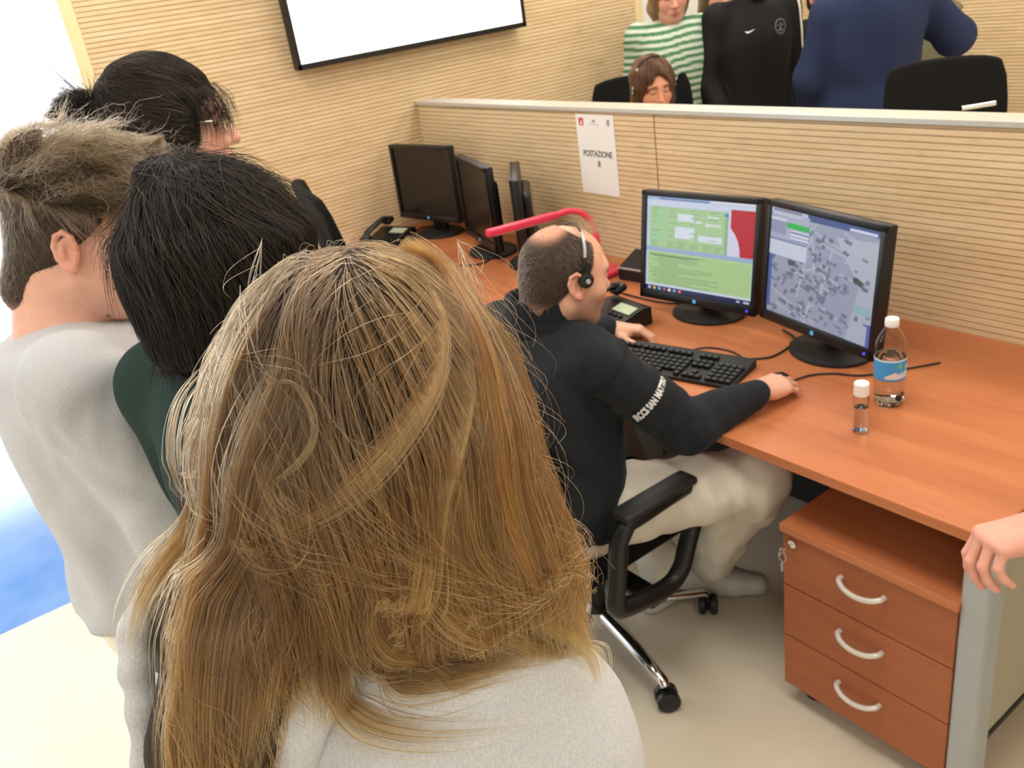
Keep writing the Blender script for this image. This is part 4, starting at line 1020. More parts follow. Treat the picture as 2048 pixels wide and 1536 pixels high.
# ------------------------------------------------------------------ the seated operator
def operator():
    O = np.array([-1.585, 1.12, 0.0]); r = root_at('person', 'seated man with headset, dark navy fleece and white trousers at the lit monitors', O, 0)
    Hc = np.array([-1.525, 1.205, 1.138]) - O; R = eul(-.22, .22, .04); sc = .985
    shR, shL = np.array([.185, .05, .96]), np.array([-.185, .035, .965]); nk = np.array([.01, .045, 1.02])
    elR, wrR = np.array([.285, .215, .755]), np.array([.335, .415, .787]); elL, wrL = np.array([-.30, .30, .775]), np.array([-.285, .50, .778])
    hR, hL = np.array([.10, .03, .53]), np.array([-.10, .03, .53]); kR, kL = np.array([.355, .385, .565]), np.array([-.26, .41, .565]); aR, aL = np.array([.085, .475, .105]), np.array([.02, .345, .095])
    hd = head(Hc, R, sc)
    handR = hand(wrR, (.02, 1, -.16), (.12, .1, 1), 1, .98, (.28, .42, .30), .07); handL = hand(wrL, (.62, .62, -.12), (-.25, .0, 1), -1, .98, (.50, .62, .40), .12)
    tor = [(.47, .185, .135, 0, -.01), (.56, .19, .14, 0, .0), (.72, .175, .14, 0, .02), (.86, .18, .13, 0, .025), (.93, .155, .09, 0, .03), (1.0, .055, .05, .005, .04)]
    body = hd + handR + handL + [C(nk + (0, .020, -.05), Hc + (0, -.012, -.06), .050, .055, .03), S((0, 0, 0), tor, .03)]
    for s_, e_, w_, kk, hh, aa in ((shR, elR, wrR, kR, hR, aR), (shL, elL, wrL, kL, hL, aL)):
        body += [C(s_, e_, .050, .040), C(e_, w_, .040, .027), C(hh, kk, .085, .06, .03), C(kk, aa, .058, .04)]
    fine = [(Hc - .13, Hc + .13)]
    f2 = [(wrR + np.array((-.06, -.03, -.06)), wrR + np.array((.06, .22, .05))), (wrL + np.array((-.06, -.03, -.06)), wrL + np.array((.19, .2, .06)))]
    part('body', body, 'skin', r, .010, fine + f2, .0032, None, 1, skin_color((224, 172, 146), Hc, R, sc, stubble=(120, 92, 78), brow=(80, 62, 52), cheek=.25, ear=.45))
    # fleece
    t2 = [(.50, .205, .165, 0, -.015), (.60, .212, .172, 0, -.005), (.74, .200, .165, 0, .015), (.87, .205, .150, 0, .02), (.955, .185, .112, 0, .028), (1.005, .115, .085, .005, .035)]
    fl = [S((0, 0, 0), t2, .03, None, 1, 2.3)]
    for s_, e_, w_ in ((shR, elR, wrR), (shL, elL, wrL)):
        fl += [C(nk + (np.sign(s_[0]) * .05, 0, -.035), s_, .062, .066, .04), C(s_, e_, .070, .062, .025), C(e_, w_ - (w_ - e_) * .16, .060, .044, .02)]
        m_ = w_ - (w_ - e_) * .16; fl += [C(m_, m_ + (w_ - e_) * .10, .040, .037, .006)]
    fd = folds(3, .0075, 17, 6); fold2 = folds(9, .005, 34, 4)
    base = lambda X, Y, Z: fd(X, Y, Z) + fold2(X, Y, Z); q = dict(L=lambda p: np.asarray(p, float) - O); F0 = Field(fl, .011, None, .003, base); F0.V, F0.F = F0.mesh(1)
    cs = px_creases(q, F0, [([(1400, 830), (1375, 865), (1385, 905)], .010, .011), ([(1345, 805), (1330, 850), (1345, 900)], .012, .008), ([(1440, 815), (1425, 855), (1430, 890)], .010, .008), ([(1190, 690), (1172, 760), (1185, 830), (1240, 880), (1300, 910)], .007, .008), ([(1165, 640), (1110, 660), (1050, 650)], .012, .006), ([(1075, 700), (1055, 760), (1040, 830)], .018, .006), ([(1150, 860), (1215, 905), (1290, 925)], .016, .009), ([(1120, 940), (1190, 960), (1270, 960)], .016, .008), ([(1460, 800), (1480, 830), (1475, 860)], .008, .007), ([(1300, 840), (1280, 870), (1290, 900)], .012, -.006)])
    fz = creases(cs, base); part('fleece_jacket', fl, 'navy_fleece', r, .007, None, .003, fz, 2)
    # stand-up collar: ring around the neck
    cc = nk + (0, .004, .030); ring = []
    pts = [cc + np.array((  .083 * math.cos(a), .080 * math.sin(a), .0 - .008 * math.sin(a))) for a in np.linspace(-PI * .5 - 2.75, -PI * .5 + 2.75, 22)]
    for a, b in zip(pts, pts[1:]):
        for dz, rr in ((-.035, .014), (-.015, .0115), (.005, .0095), (.022, .0085), (.036, .0075)): ring.append(C(a + (0, -.06 * dz, dz), b + (0, -.06 * dz, dz), rr, None, .008))
    part('collar', ring, 'navy_fleece', r, .004, None, .003, None, 1)
    # sleeve-head seam and printed sleeve text
    ax = (elR - shR) / np.linalg.norm(elR - shR); F = Field(fl, .007, None, .003, fz)
    x0 = np.cross(ax, (0, 0, 1.)); x0 /= np.linalg.norm(x0); y0 = np.cross(ax, x0); ctr = shR + ax * .015
    sp = F.project(np.array([ctr + .085 * (x0 * math.cos(a) + y0 * math.sin(a)) for a in np.linspace(0, 2 * PI, 60, endpoint=False)]), .0006, 6)
    MB().tube(sp, .0016, 6, closed=True).build('sleeve_seam', M['seam'], r, .8)
    # trousers
    tr = [S((0, 0, 0), [(.445, .17, .14, 0, -.02), (.50, .19, .15, 0, -.01), (.58, .18, .14, 0, 0)], .04)]
    for kk, hh, aa in ((kR, hR, aR), (kL, hL, aL)): tr += [C(hh, kk, .105, .082, .04), C(kk, aa + (kk - aa) * .12, .080, .066, .03), C(aa + (kk - aa) * .12, aa + (kk - aa) * .05, .066, .064, .01)]
    td = folds(21, .009, 30, 5, (1, 1, .5)); F1 = Field(tr, .012, None, .003, td); F1.V, F1.F = F1.mesh(1)
    c2 = px_creases(q, F1, [([(1440, 920), (1470, 980), (1465, 1030)], .012, .010), ([(1500, 930), (1512, 990), (1490, 1040)], .012, .010), ([(1400, 940), (1430, 1010), (1440, 1050)], .012, -.008), ([(1440, 1090), (1480, 1060), (1510, 1030)], .012, .010), ([(1380, 1110), (1430, 1110), (1470, 1080)], .012, .009), ([(1330, 950), (1370, 980), (1400, 1040)], .014, .008), ([(1370, 1090), (1400, 1130), (1420, 1140)], .010, .008)])
    part('trousers', tr, 'trousers', r, .008, None, .003, creases(c2, td), 2)
    for nm, aa, yw in (('shoe', aR, .85), ('shoe', aL, .1)):
        d = np.array((math.sin(yw), math.cos(yw), 0)); b0 = np.array((aa[0], aa[1], .042)) - d * .05
        part(nm, [C(b0, b0 + d * .12, .042, .040, .02), C(b0 + d * .12, b0 + d * .19 + (0, 0, -.006), .042, .034, .02), C(b0 + (0, 0, .02), b0 + d * .05 + (0, 0, .03), .040, .036, .02)], 'shoe', r, .007, None, .003, lambda X, Y, Z: np.maximum(0, .006 - Z) * 3, 1)
    # hair: close-cropped ring round a thinning crown
    T = lambda p: Hc + R @ (np.array(p) * sc); hp = []
    cap = [E(T((0, -.016, .030)), np.array((.0805, .0995, .0875)) * sc, .01, R), C(T((0, -.055, -.03)), T((0, -.058, -.065)), .055, .048, .03)]
    cap += [E(T((0, .10, .02)), np.array((.12, .075, .14)) * sc, .01, R, -1), E(T((0, .03, .115)), np.array((.046, .055, .05)) * sc, .012, R, -1)] + [E(T((q * .088, .004, -.01)), np.array((.02, .028, .04)) * sc, .006, R, -1) for q in (-1, 1)]
    ho, hf = part('hair', cap, 'under_hair', r, .006, [(Hc - .12, Hc + .12)], .0035, None, 2, lambda V: _opcol(V, Hc, R, sc))
    rng = np.random.default_rng(4); fl_ = lambda P: np.array(R @ (0, -.35, -1.))[None] + 0 * P
    crown = Hc + R @ np.array((0, -.05, .10)); dens = lambda p: .12 + smooth01(np.linalg.norm((p - crown), axis=1), .045, .085)
    pts = groom(hf, 5200, (.008, .016), lambda P: (P - crown) * 6 + np.array((0, 0, -.25)), rng, 4, (0, .001), .002, .35, dens, 0)
    g = rng.uniform(.6, 1.3, (len(pts), 1)); strands('hair_strands', pts, .00032, np.array(lin((74, 60, 50)))[None] * g, 'hair_dull', ho)
    # wispy tuft on top front
    P0 = np.array([T((rng.uniform(-.04, .045), rng.uniform(.02, .075), .105)) for _ in range(260)]); tt = np.linspace(0, 1, 7)[None, :, None]; dr = R @ np.array((0, .1, 1.)); jit = rng.normal(size=(260, 1, 3)) * .3
    q = P0[:, None] + (dr[None, None] + jit) * .026 * tt + np.array((0, -.02, 0)) * tt ** 2; strands('top_wisps', q, .00016, np.array(lin((90, 72, 58)))[None] * rng.uniform(.7, 1.3, (260, 1)), 'hair_dull', ho)
    # headset
    hs = empty('headset', (0, 0, 0), 'thin black headset with silver band on the seated man\'s head', 'headset'); hs.location = O
    arc = [T((.0865 * math.cos(a), -.004 + .012 * math.sin(a), .024 + .0965 * math.sin(a))) for a in np.linspace(-.12, PI + .12, 40)]
    MB().tube(arc, .0028, 8, flat=.8).build('headband', M['black'], hs, .9); MB().tube(arc[6:15], .0034, 8, flat=.8).build('band_slider', M['silver'], hs, .9)
    for q in (-1, 1):
        c = T((q * .0905, .004, .012)); Rx = Matrix(R.tolist()) @ Matrix.Rotation(PI / 2 * q, 3, 'Y')
        MB().lathe([(0, -.006), (.016, -.006), (.019, -.002), (.017, .006), (.009, .010), (0, .010)], c, 24, Rx).build('ear_piece', M['black'], hs, .6)
        if q > 0: MB().lathe([(0, .0), (.006, .0), (.005, .004), (0, .004)], T((.1005, .004, .012)), 16, Rx).build('badge', M['silver'], hs, .6); MB().box(T((.0935, .004, .035)), (.008, .012, .04), .003, Matrix(R.tolist())).build('band_clip', M['black'], hs)
    MB().tube(bez(T((-.096, .006, .006)), T((-.088, .055, -.035)), T((-.055, .105, -.06)), T((-.030, .116, -.066)), n=20), .0022, 8).build('microphone_boom', M['black'], hs, .9)
    # sleeve print, wrapped on the cloth
    e0 = shR + ax * .135; up = np.array((0, 0, 1.)) - ax * ax[2]; up /= np.linalg.norm(up); out = np.cross(ax, up); out *= np.sign(out[0])
    wrap_text('sleeve_print', 'IRCCS SAN MATTEO', .024, F, e0, np.cross(up, out), out, r, ax, up)
    return r


def _opcol(V, Hc, R, sc):
    q = ((V - Hc) @ R) / sc; bald = 1 - smooth01(np.hypot(q[:, 0] / .055, (q[:, 1] + .055) / .052), .45, 1.0); bald = np.maximum(bald * (q[:, 2] > .06), smooth01(q[:, 1], .03, .06) * .35); fade = 1 - smooth01(q[:, 2], -.095, -.045)
    a, b = np.array(lin((66, 54, 46))), np.array(lin((214, 160, 134))); w = np.clip(np.maximum(bald, fade * .8), 0, 1)[:, None]; return a * (1 - w) + b * w


def text_mesh(s, size, sx=1.0, bold=.0):
    cu = bpy.data.curves.new('tmp', 'FONT'); cu.body = s; cu.size = size; cu.align_x = 'CENTER'; cu.align_y = 'CENTER'; cu.offset = bold; cu.resolution_u = 3; o = bpy.data.objects.new('tmp', cu)
    me = bpy.data.meshes.new_from_object(o); bpy.data.objects.remove(o); bm = bmesh.new(); bm.from_mesh(me)
    bmesh.ops.triangulate(bm, faces=bm.faces); bmesh.ops.subdivide_edges(bm, edges=[e for e in bm.edges if e.calc_length() > size * .25], cuts=1); bmesh.ops.triangulate(bm, faces=bm.faces); bm.to_mesh(me); bm.free()
    V = np.array([v.co[:] for v in me.vertices]); V[:, 0] *= sx; F = np.array([p.vertices[:] for p in me.polygons]); return V, F


def wrap_onto(name, V, F, fld, ctr, ex, ey, nrm, m, parent, off=.0012):
    P = ctr + V[:, :1] * ex + V[:, 1:2] * ey + nrm * .03
    # march toward the cloth along the normal, then settle on it
    for _ in range(24): P = P - nrm * np.clip(fld.val(P) - off, -.01, .02)[:, None] * .8
    P = fld.project(P, off, 2); return mesh_obj(name, P, F, m, parent)


def wrap_text(name, s, size, fld, c, ex, nrm, parent, ax, up):
    """text that runs round the sleeve like an arm band: along the circumference"""
    V, F = text_mesh(s, size, .58, .0012); rad = .068; P = []
    for x, y, _ in V:
        a = x / rad + .30; P.append(c + ax * (-y) + rad * (nrm * math.cos(a) + up * math.sin(a)))
    P = fld.project(np.array(P), .0012, 5); mesh_obj(name, P, F, 'print_white', parent)


operator()


# ------------------------------------------------------------------ standing people
from mathutils.bvhtree import BVHTree


def stand(label, headW, yaw, hrot=(0, 0, 0), skin=(222, 172, 148), build=1.0, sh=.178, sc=1.0, pose=None, lean=0.0, shift=(0, 0), trousers='denim', shoes='shoe_dark', res=.012, fres=.005, brow=(80, 62, 52), hands=True, tor_yaw=0, handkw=None, extra=None, **ck):
    """body, trousers and shoes; the head centre lands on headW"""
    h = headW[2] * 1.70 / 1.575; g = Rig(h, sh, build, lean); J = g.J
    for k_, v in (pose or {}).items(): J[k_] = np.array(v, float) * g.k
    for k_ in list(J):
        if k_ != 'head': J[k_] = J[k_] + (shift[0], shift[1], 0)
    g.torso[:, 3] += shift[0]; g.torso[:, 4] += shift[1]
    c, s = math.cos(yaw), math.sin(yaw); hx, hy = J['head'][0], J['head'][1]; loc = (headW[0] - (c * hx - s * hy), headW[1] - (s * hx + c * hy))
    r = root_at('person', label, loc, yaw); R = eul(*hrot); Hc = J['head']
    body = head(Hc, R, sc) + g.neck(.050 * build) + g.limbs(-.006) + [g.trunk(-.012)] + g.feet(-.012)
    if extra: body += extra(J, lambda p: Hc + R @ (np.array(p) * sc))
    if hands:
        for q, sd in (('R', 1), ('L', -1)):
            kw = dict(s=.95, curl=(.3, .4, .3)); d_ = J['wr' + q] - J['el' + q]; d_ = d_ / np.linalg.norm(d_); n_ = np.array((1. if q == 'R' else -1., 0, .3))
            kw.update((handkw or {}).get(q, {})); d_ = kw.pop('d', d_); n_ = kw.pop('n', n_); body += hand(J['wr' + q], d_, n_, sd, **kw)
    fine = [(Hc - .135, Hc + .135)]
    if hands == 'fine': fine += [(J['wr' + q] - .16, J['wr' + q] + .16) for q in 'RL']
    part('body', body, 'skin', r, res, fine, fres, None, 1, skin_color(skin, Hc, R, sc, brow=brow, **ck))
    e = .016; td = folds(int(abs(headW[0]) * 97), .004, 22, 4)
    tr = [g.trunk(e, .80 * g.k, 1.0 * g.k)] + [p for q in 'RL' for p in (C(J['hip' + q], J['knee' + q], .092 * build, .072 * build, .04), C(J['knee' + q], J['ank' + q], .072 * build, .056, .03))]
    part('trousers', tr, trousers, r, .012, None, .003, td, 2)
    for q in 'RL':
        a, t_ = J['ank' + q], J['toe' + q]; part('shoe', [C(a + (0, -.03, -.04), a + (0, .03, -.035), .046, .044, .02), C(a + (0, .03, -.04), t_ + (0, .02, .012), .044, .036, .02)], shoes, r, .009, None, .003, lambda X, Y, Z: np.maximum(0, .006 - Z) * 3 + 0 * X + 0 * Y, 1)
    return dict(r=r, g=g, J=J, Hc=Hc, R=R, sc=sc, loc=loc, yaw=yaw, L=lambda p: to_local(p, loc, yaw), T=lambda p: Hc + R @ (np.array(p) * sc))


def top_prims(f, e=.022, z0=.86, arm=.018, cuff=.004, collar=True, sleeve=1.0, low=0.0):
    g, J = f['g'], f['J']; b = g.b; P = [g.trunk(e, z0 * g.k, 1.43 * g.k, .03, .03)]
    P += [C(J['neck'] + (0, .0, -.05), J['neck'] + (0, .002, -.012), .085 * b, .066, .03)]
    for q in 'RL':
        sg = 1 if q == 'R' else -1; w = J['el' + q] + (J['wr' + q] - J['el' + q]) * (.93 * sleeve)
        P += [C(J['neck'] + (sg * .06, .0, -.035), J['sh' + q], 0.052 * b, .049 * b + arm, .05), C(J['sh' + q], J['el' + q], .050 * b + arm, .046 * b + arm, .03)]
        if sleeve > .2: P += [C(J['el' + q], w, .046 * b + arm, .032 + arm * .7 + cuff, .025)]
    return P


def hair_cap(f, top=.014, back=.0, nape=-.05, front=.055, side=-.01, k=.012):
    """short hair volume over the skull, cut out round face and ears"""
    T, R, sc = f['T'], f['R'], f['sc']
    P = [E(T((0, -.016, .030 + top * .35)), np.array((.077 + top * .7, .097 + top, .086 + top * .75)) * sc, .01, R), C(T((0, -.05, 0)), T((0, -.062 - back, nape)), .062, .052, .03)]
    P += [E(T((0, .11 + front - .055, -.015)), np.array((.12, .062, .105)) * sc, k, R, -1)] + [E(T((q * .088, .012, -.035)), np.array((.022, .03, .045)) * sc, .006, R, -1) for q in (-1, 1)]
    return P


def uhair(c0, seed=0, c1=None, zf=None): return lambda V: np.repeat(np.array(lin(c0))[None], len(V), 0)


def hues(rng, n, cols, wts=None, lo=.75, hi=1.25):
    c = np.array([lin(q) for q in cols]); k = rng.choice(len(c), n, p=wts); return c[k] * rng.uniform(lo, hi, (n, 1))


# ---- dark-haired person in the bottle-green top ------------------------
def dark_person():
    f = stand('person with straight dark chin-length hair and bottle-green top, seen from behind', W(468, 532, 1.10), .30, (-.10, .10, 0), (222, 176, 150), sh=.206, build=1.05, pose=dict(elR=(.255, .06, 1.10), elL=(-.270, .03, 1.10), wrR=(.10, .25, 1.08), wrL=(-.10, .25, 1.06)), trousers='denim', res=.014, fres=.006)
    g, r, T, R = f['g'], f['r'], f['T'], f['R']; fd = folds(5, .003, 16, 5)
    part('top', top_prims(f, .016, .88, .012), 'green', r, .009, None, .003, fd, 2)
    nk = f['J']['neck']; ring = [nk + np.array((.068 * math.cos(a), .010 + .062 * math.sin(a), -.004 - .014 * math.sin(a))) for a in np.linspace(0, 2 * PI, 40, endpoint=False)]
    MB().tube(ring, .0085, 8, closed=True, flat=1.0).build('neckband', M['green'], r, .9)
    P = [E(T((0, -.018, .034)), (.090, .108, .096), .01, R), S(T((0, 0, 0)), [(-.108, .074, .056, 0, -.050), (-.092, .084, .070, 0, -.046), (-.06, .093, .088, 0, -.034), (-.01, .099, .108, 0, -.022), (.04, .097, .112, 0, -.016)], .03, R),
         E(T((0, .125, -.03)), (.088, .060, .12), .02, R, -1), E(T((-.040, -.03, .116)), (.040, .05, .022), .02, R)]
    grv = lambda X, Y, Z: .0022 * np.sin(70 * X + 6 * np.sin(9 * Z)) * np.sin(41 * Y + 4)
    ho, hf = part('hair', P, 'under_hair', r, .008, None, .004, grv, 2, uhair((15, 13, 12)))
    rng = np.random.default_rng(12); cr = T((-.03, -.045, .15))
    fl = lambda p: (p - cr) * 5 * np.exp(-np.clip(cr[2] - p[:, 2:], 0, 1) / .10) + np.array((0, 0, -.75))
    msk = lambda p: np.where(p[:, 2] < T((0, 0, -.115))[2], 0, 1.)
    pts = groom(hf, 9000, (.04, .11), fl, rng, 14, (0, .006), .002, .06, msk, .6)
    strands('hair_strands', pts, .00034, hues(rng, len(pts), [(30, 25, 22), (40, 33, 28), (22, 19, 18), (58, 48, 40)], [.4, .3, .2, .1]), 'hair_dark', ho)
    # ragged ends at the nape
    n = 1500; a = rng.uniform(-PI * 1.06, .06, n); base = np.stack([T((.074 * math.cos(q), -.046 + .056 * math.sin(q), -.080)) for q in a]); tt = np.linspace(0, 1, 8)[None, :, None]
    clv = rng.normal(size=(60, 3)) * np.array((.25, .25, .15)); ci = ((a + PI * 1.06) / (PI * 1.12) * 59.9).astype(int).clip(0, 59); ln = (.025 + .030 * rng.random((60,)))[ci] * rng.uniform(.6, 1.1, n)
    dr = np.array((0, 0, -1.))[None] + clv[ci] + rng.normal(size=(n, 3)) * .10 + (T((0, -.04, -.080))[None] - base) * 3
    q = base[:, None] + rng.normal(size=(n, 1, 3)) * .005 + dr[:, None] * ln[:, None, None] * tt
    strands('nape_ends', q, .00036, hues(rng, n, [(28, 24, 22), (38, 31, 27)]), 'hair_dark', ho, .1)
    # loose top tufts
    pts = groom(hf, 700, (.06, .12), lambda p: (p - cr) * 5 + np.array((0, 0, -.4)), rng, 12, (.004, .014), .012, .25, lambda p: (p[:, 2] > T((0, 0, .06))[2]) * 1., .5)
    strands('loose_hair', pts, .00026, hues(rng, len(pts), [(60, 50, 42), (44, 37, 32)]), 'hair_dark', ho)
    return f


# ---- boy in the grey sweatshirt ----------------------------------------
def boy():
    f = stand('boy with wavy brown hair shaved at the sides, in light grey sweatshirt', W(172, 478, 1.42), -.20, (-.20, .34, -.03), (228, 176, 154), pose=dict(elR=(.225, .07, 1.10), elL=(-.235, .06, 1.10), wrR=(.12, .27, 1.06), wrL=(-.08, .27, 1.05)), trousers='cream_cotton', shoes='shoe', res=.012, fres=.0032, build=1.06, shift=(-.01, -.045), sh=.185,
              extra=lambda J, T: [C(J['neck'] + (0, -.02, -.05), T((0, -.050, -.060)), .066, .058, .03)], moles=((.064, .055, -.060, .0035), (.062, .030, -.075, .0022), (.048, .045, -.112, .004)), cheek=.4, ear=.35)
    g, r, T, R, J = f['g'], f['r'], f['T'], f['R'], f['J']; fd = folds(31, .0065, 13, 6); f2 = folds(32, .003, 30, 4)
    P = top_prims(f, .046, .90, .028); base = lambda X, Y, Z: fd(X, Y, Z) + f2(X, Y, Z); F0 = Field(P, .012, None, .003, base); F0.V, F0.F = F0.mesh(1)
    cs = px_creases(f, F0, [([(85, 845), (130, 900), (190, 945), (250, 975), (315, 985)], .014, .016), ([(95, 870), (150, 925), (215, 970), (290, 1000)], .020, -.010), ([(70, 900), (100, 960), (140, 1010)], .016, .008), ([(235, 760), (215, 850), (225, 930)], .016, .009), ([(175, 800), (160, 870), (185, 930)], .016, .007), ([(285, 700), (240, 690), (200, 700)], .012, .008), ([(120, 1020), (200, 1100), (260, 1200)], .025, .009), ([(230, 1010), (225, 1120), (250, 1230)], .022, .008), ([(140, 1140), (190, 1230), (215, 1320)], .020, .008), ([(40, 760), (60, 850), (75, 930)], .018, .007), ([(300, 1020), (255, 1060), (190, 1070)], .018, -.007)])
    part('sweatshirt', P, 'heather', r, .009, None, .003, creases(cs, base), 2)
    nk = J['neck']; ring = [nk + np.array((.066 * math.cos(a), .012 + .064 * math.sin(a), .004 - .016 * math.sin(a))) for a in np.linspace(0, 2 * PI, 44, endpoint=False)]
    MB().tube(ring, .014, 10, closed=True, flat=1.4, up=(0, 0, 1)).build('neckband', M['heather_dark'], r, .9)
    z1 = .90 * g.k; hem = [(g.torso[0, 3] + (.165 * g.k + .043) * math.cos(a), (.118 * g.k + .045) * math.sin(a) - .003, z1 + .012) for a in np.linspace(0, 2 * PI, 60, endpoint=False)]
    MB().tube(hem, .014, 10, closed=True, flat=2.0).build('hem_band', M['heather_dark'], r, .9)
    # shaved sides
    ho, hf = part('hair', hair_cap(f, .004, .010, -.090, .052), 'under_hair', r, .006, [(f['Hc'] - .13, f['Hc'] + .13)], .0042, None, 2, lambda V: _fade(V, f, (66, 54, 44), (206, 158, 134), -.140, -.100))
    rng = np.random.default_rng(7); cr = T((0, -.05, .12))
    pts = groom(hf, 9000, (.006, .014), lambda p: (p - cr) * 3 + np.array((0, 0, -.8)), rng, 4, (0, .001), .0015, .3, lambda p: smooth01(((p - f['Hc']) @ R)[:, 2], -.125, -.085), 0)
    strands('shaved_hair', pts, .00022, hues(rng, len(pts), [(64, 52, 42), (52, 42, 34)]), 'hair_dull', ho)
    # wavy mop on top
    TP = [E(T((0, -.010, .096)), (.080, .108, .050), .02, R), E(T((0, .066, .096)), (.066, .054, .046), .03, R), E(T((.01, .01, .132)), (.062, .080, .036), .02, R), E(T((-.02, -.085, .086)), (.068, .050, .050), .02, R)]
    lump = folds(77, .012, 52, 5, (1, 1, 1)); to, tf = part('hair_top', TP, 'under_hair', ho, .006, None, .003, lump, 1, uhair((50, 39, 29)))
    fl = lambda p: np.array(R @ (0.15, 1.0, .0))[None] + .9 * np.sin(p @ (np.array([[38, 11, 25], [17, 44, -20], [30, -25, 33]]).T) + 2) * .8 + (p - T((0, -.03, .07))) * 4
    pts = groom(tf, 6500, (.04, .085), fl, rng, 14, (.001, .012), .016, .18, None, .7, wave=(1.0, 6))
    strands('wavy_strands', pts, .00026, hues(rng, len(pts), [(84, 66, 45), (58, 45, 31), (112, 90, 62), (34, 27, 20)], [.4, .3, .15, .15]), 'hair_dull', ho)
    # fringe of longer hair falling over the shaved sides
    n = 1700; a = rng.uniform(0, 2 * PI, n); q0 = np.stack([T((.074 * math.cos(t), -.004 + .098 * math.sin(t), .072 - .012 * abs(math.cos(t)))) for t in a]); q0 = hf.project(q0, .006, 4); gr, _ = hf.grad(q0); tt = np.linspace(0, 1, 9)[None, :, None]
    cl = rng.normal(size=(50, 3)) * .5; ci = (a / (2 * PI) * 49.9).astype(int); d = np.array((0, 0, -1.)) + gr * .35 + cl[ci] * .8 + rng.normal(size=(n, 3)) * .18 + np.array(R @ (0, .35, 0)); ln = rng.uniform(.02, .05, n)[:, None, None]
    q = q0[:, None] + d[:, None] * ln * tt + gr[:, None] * (.012 * np.sin(PI * tt)) - gr[:, None] * .012 * tt ** 2; strands('side_fringe', q, .00026, hues(rng, n, [(66, 52, 36), (48, 38, 28), (92, 73, 51)]), 'hair_dull', ho, .1)
    pts = groom(tf, 260, (.05, .10), fl, rng, 14, (.006, .018), .030, .5, None, 0, wave=(1.2, 7)); strands('stray_curls', pts, .0002, hues(rng, len(pts), [(120, 98, 72)]), 'hair_dull', ho)
    return f


def _fade(V, f, dark, skin, z0, z1):
    q = (V - f['Hc']) @ f['R']; w = smooth01(q[:, 2] - .35 * np.clip(q[:, 1], 0, 1), z0, z1)[:, None]; return np.array(lin(dark)) * w + np.array(lin(skin)) * (1 - w)


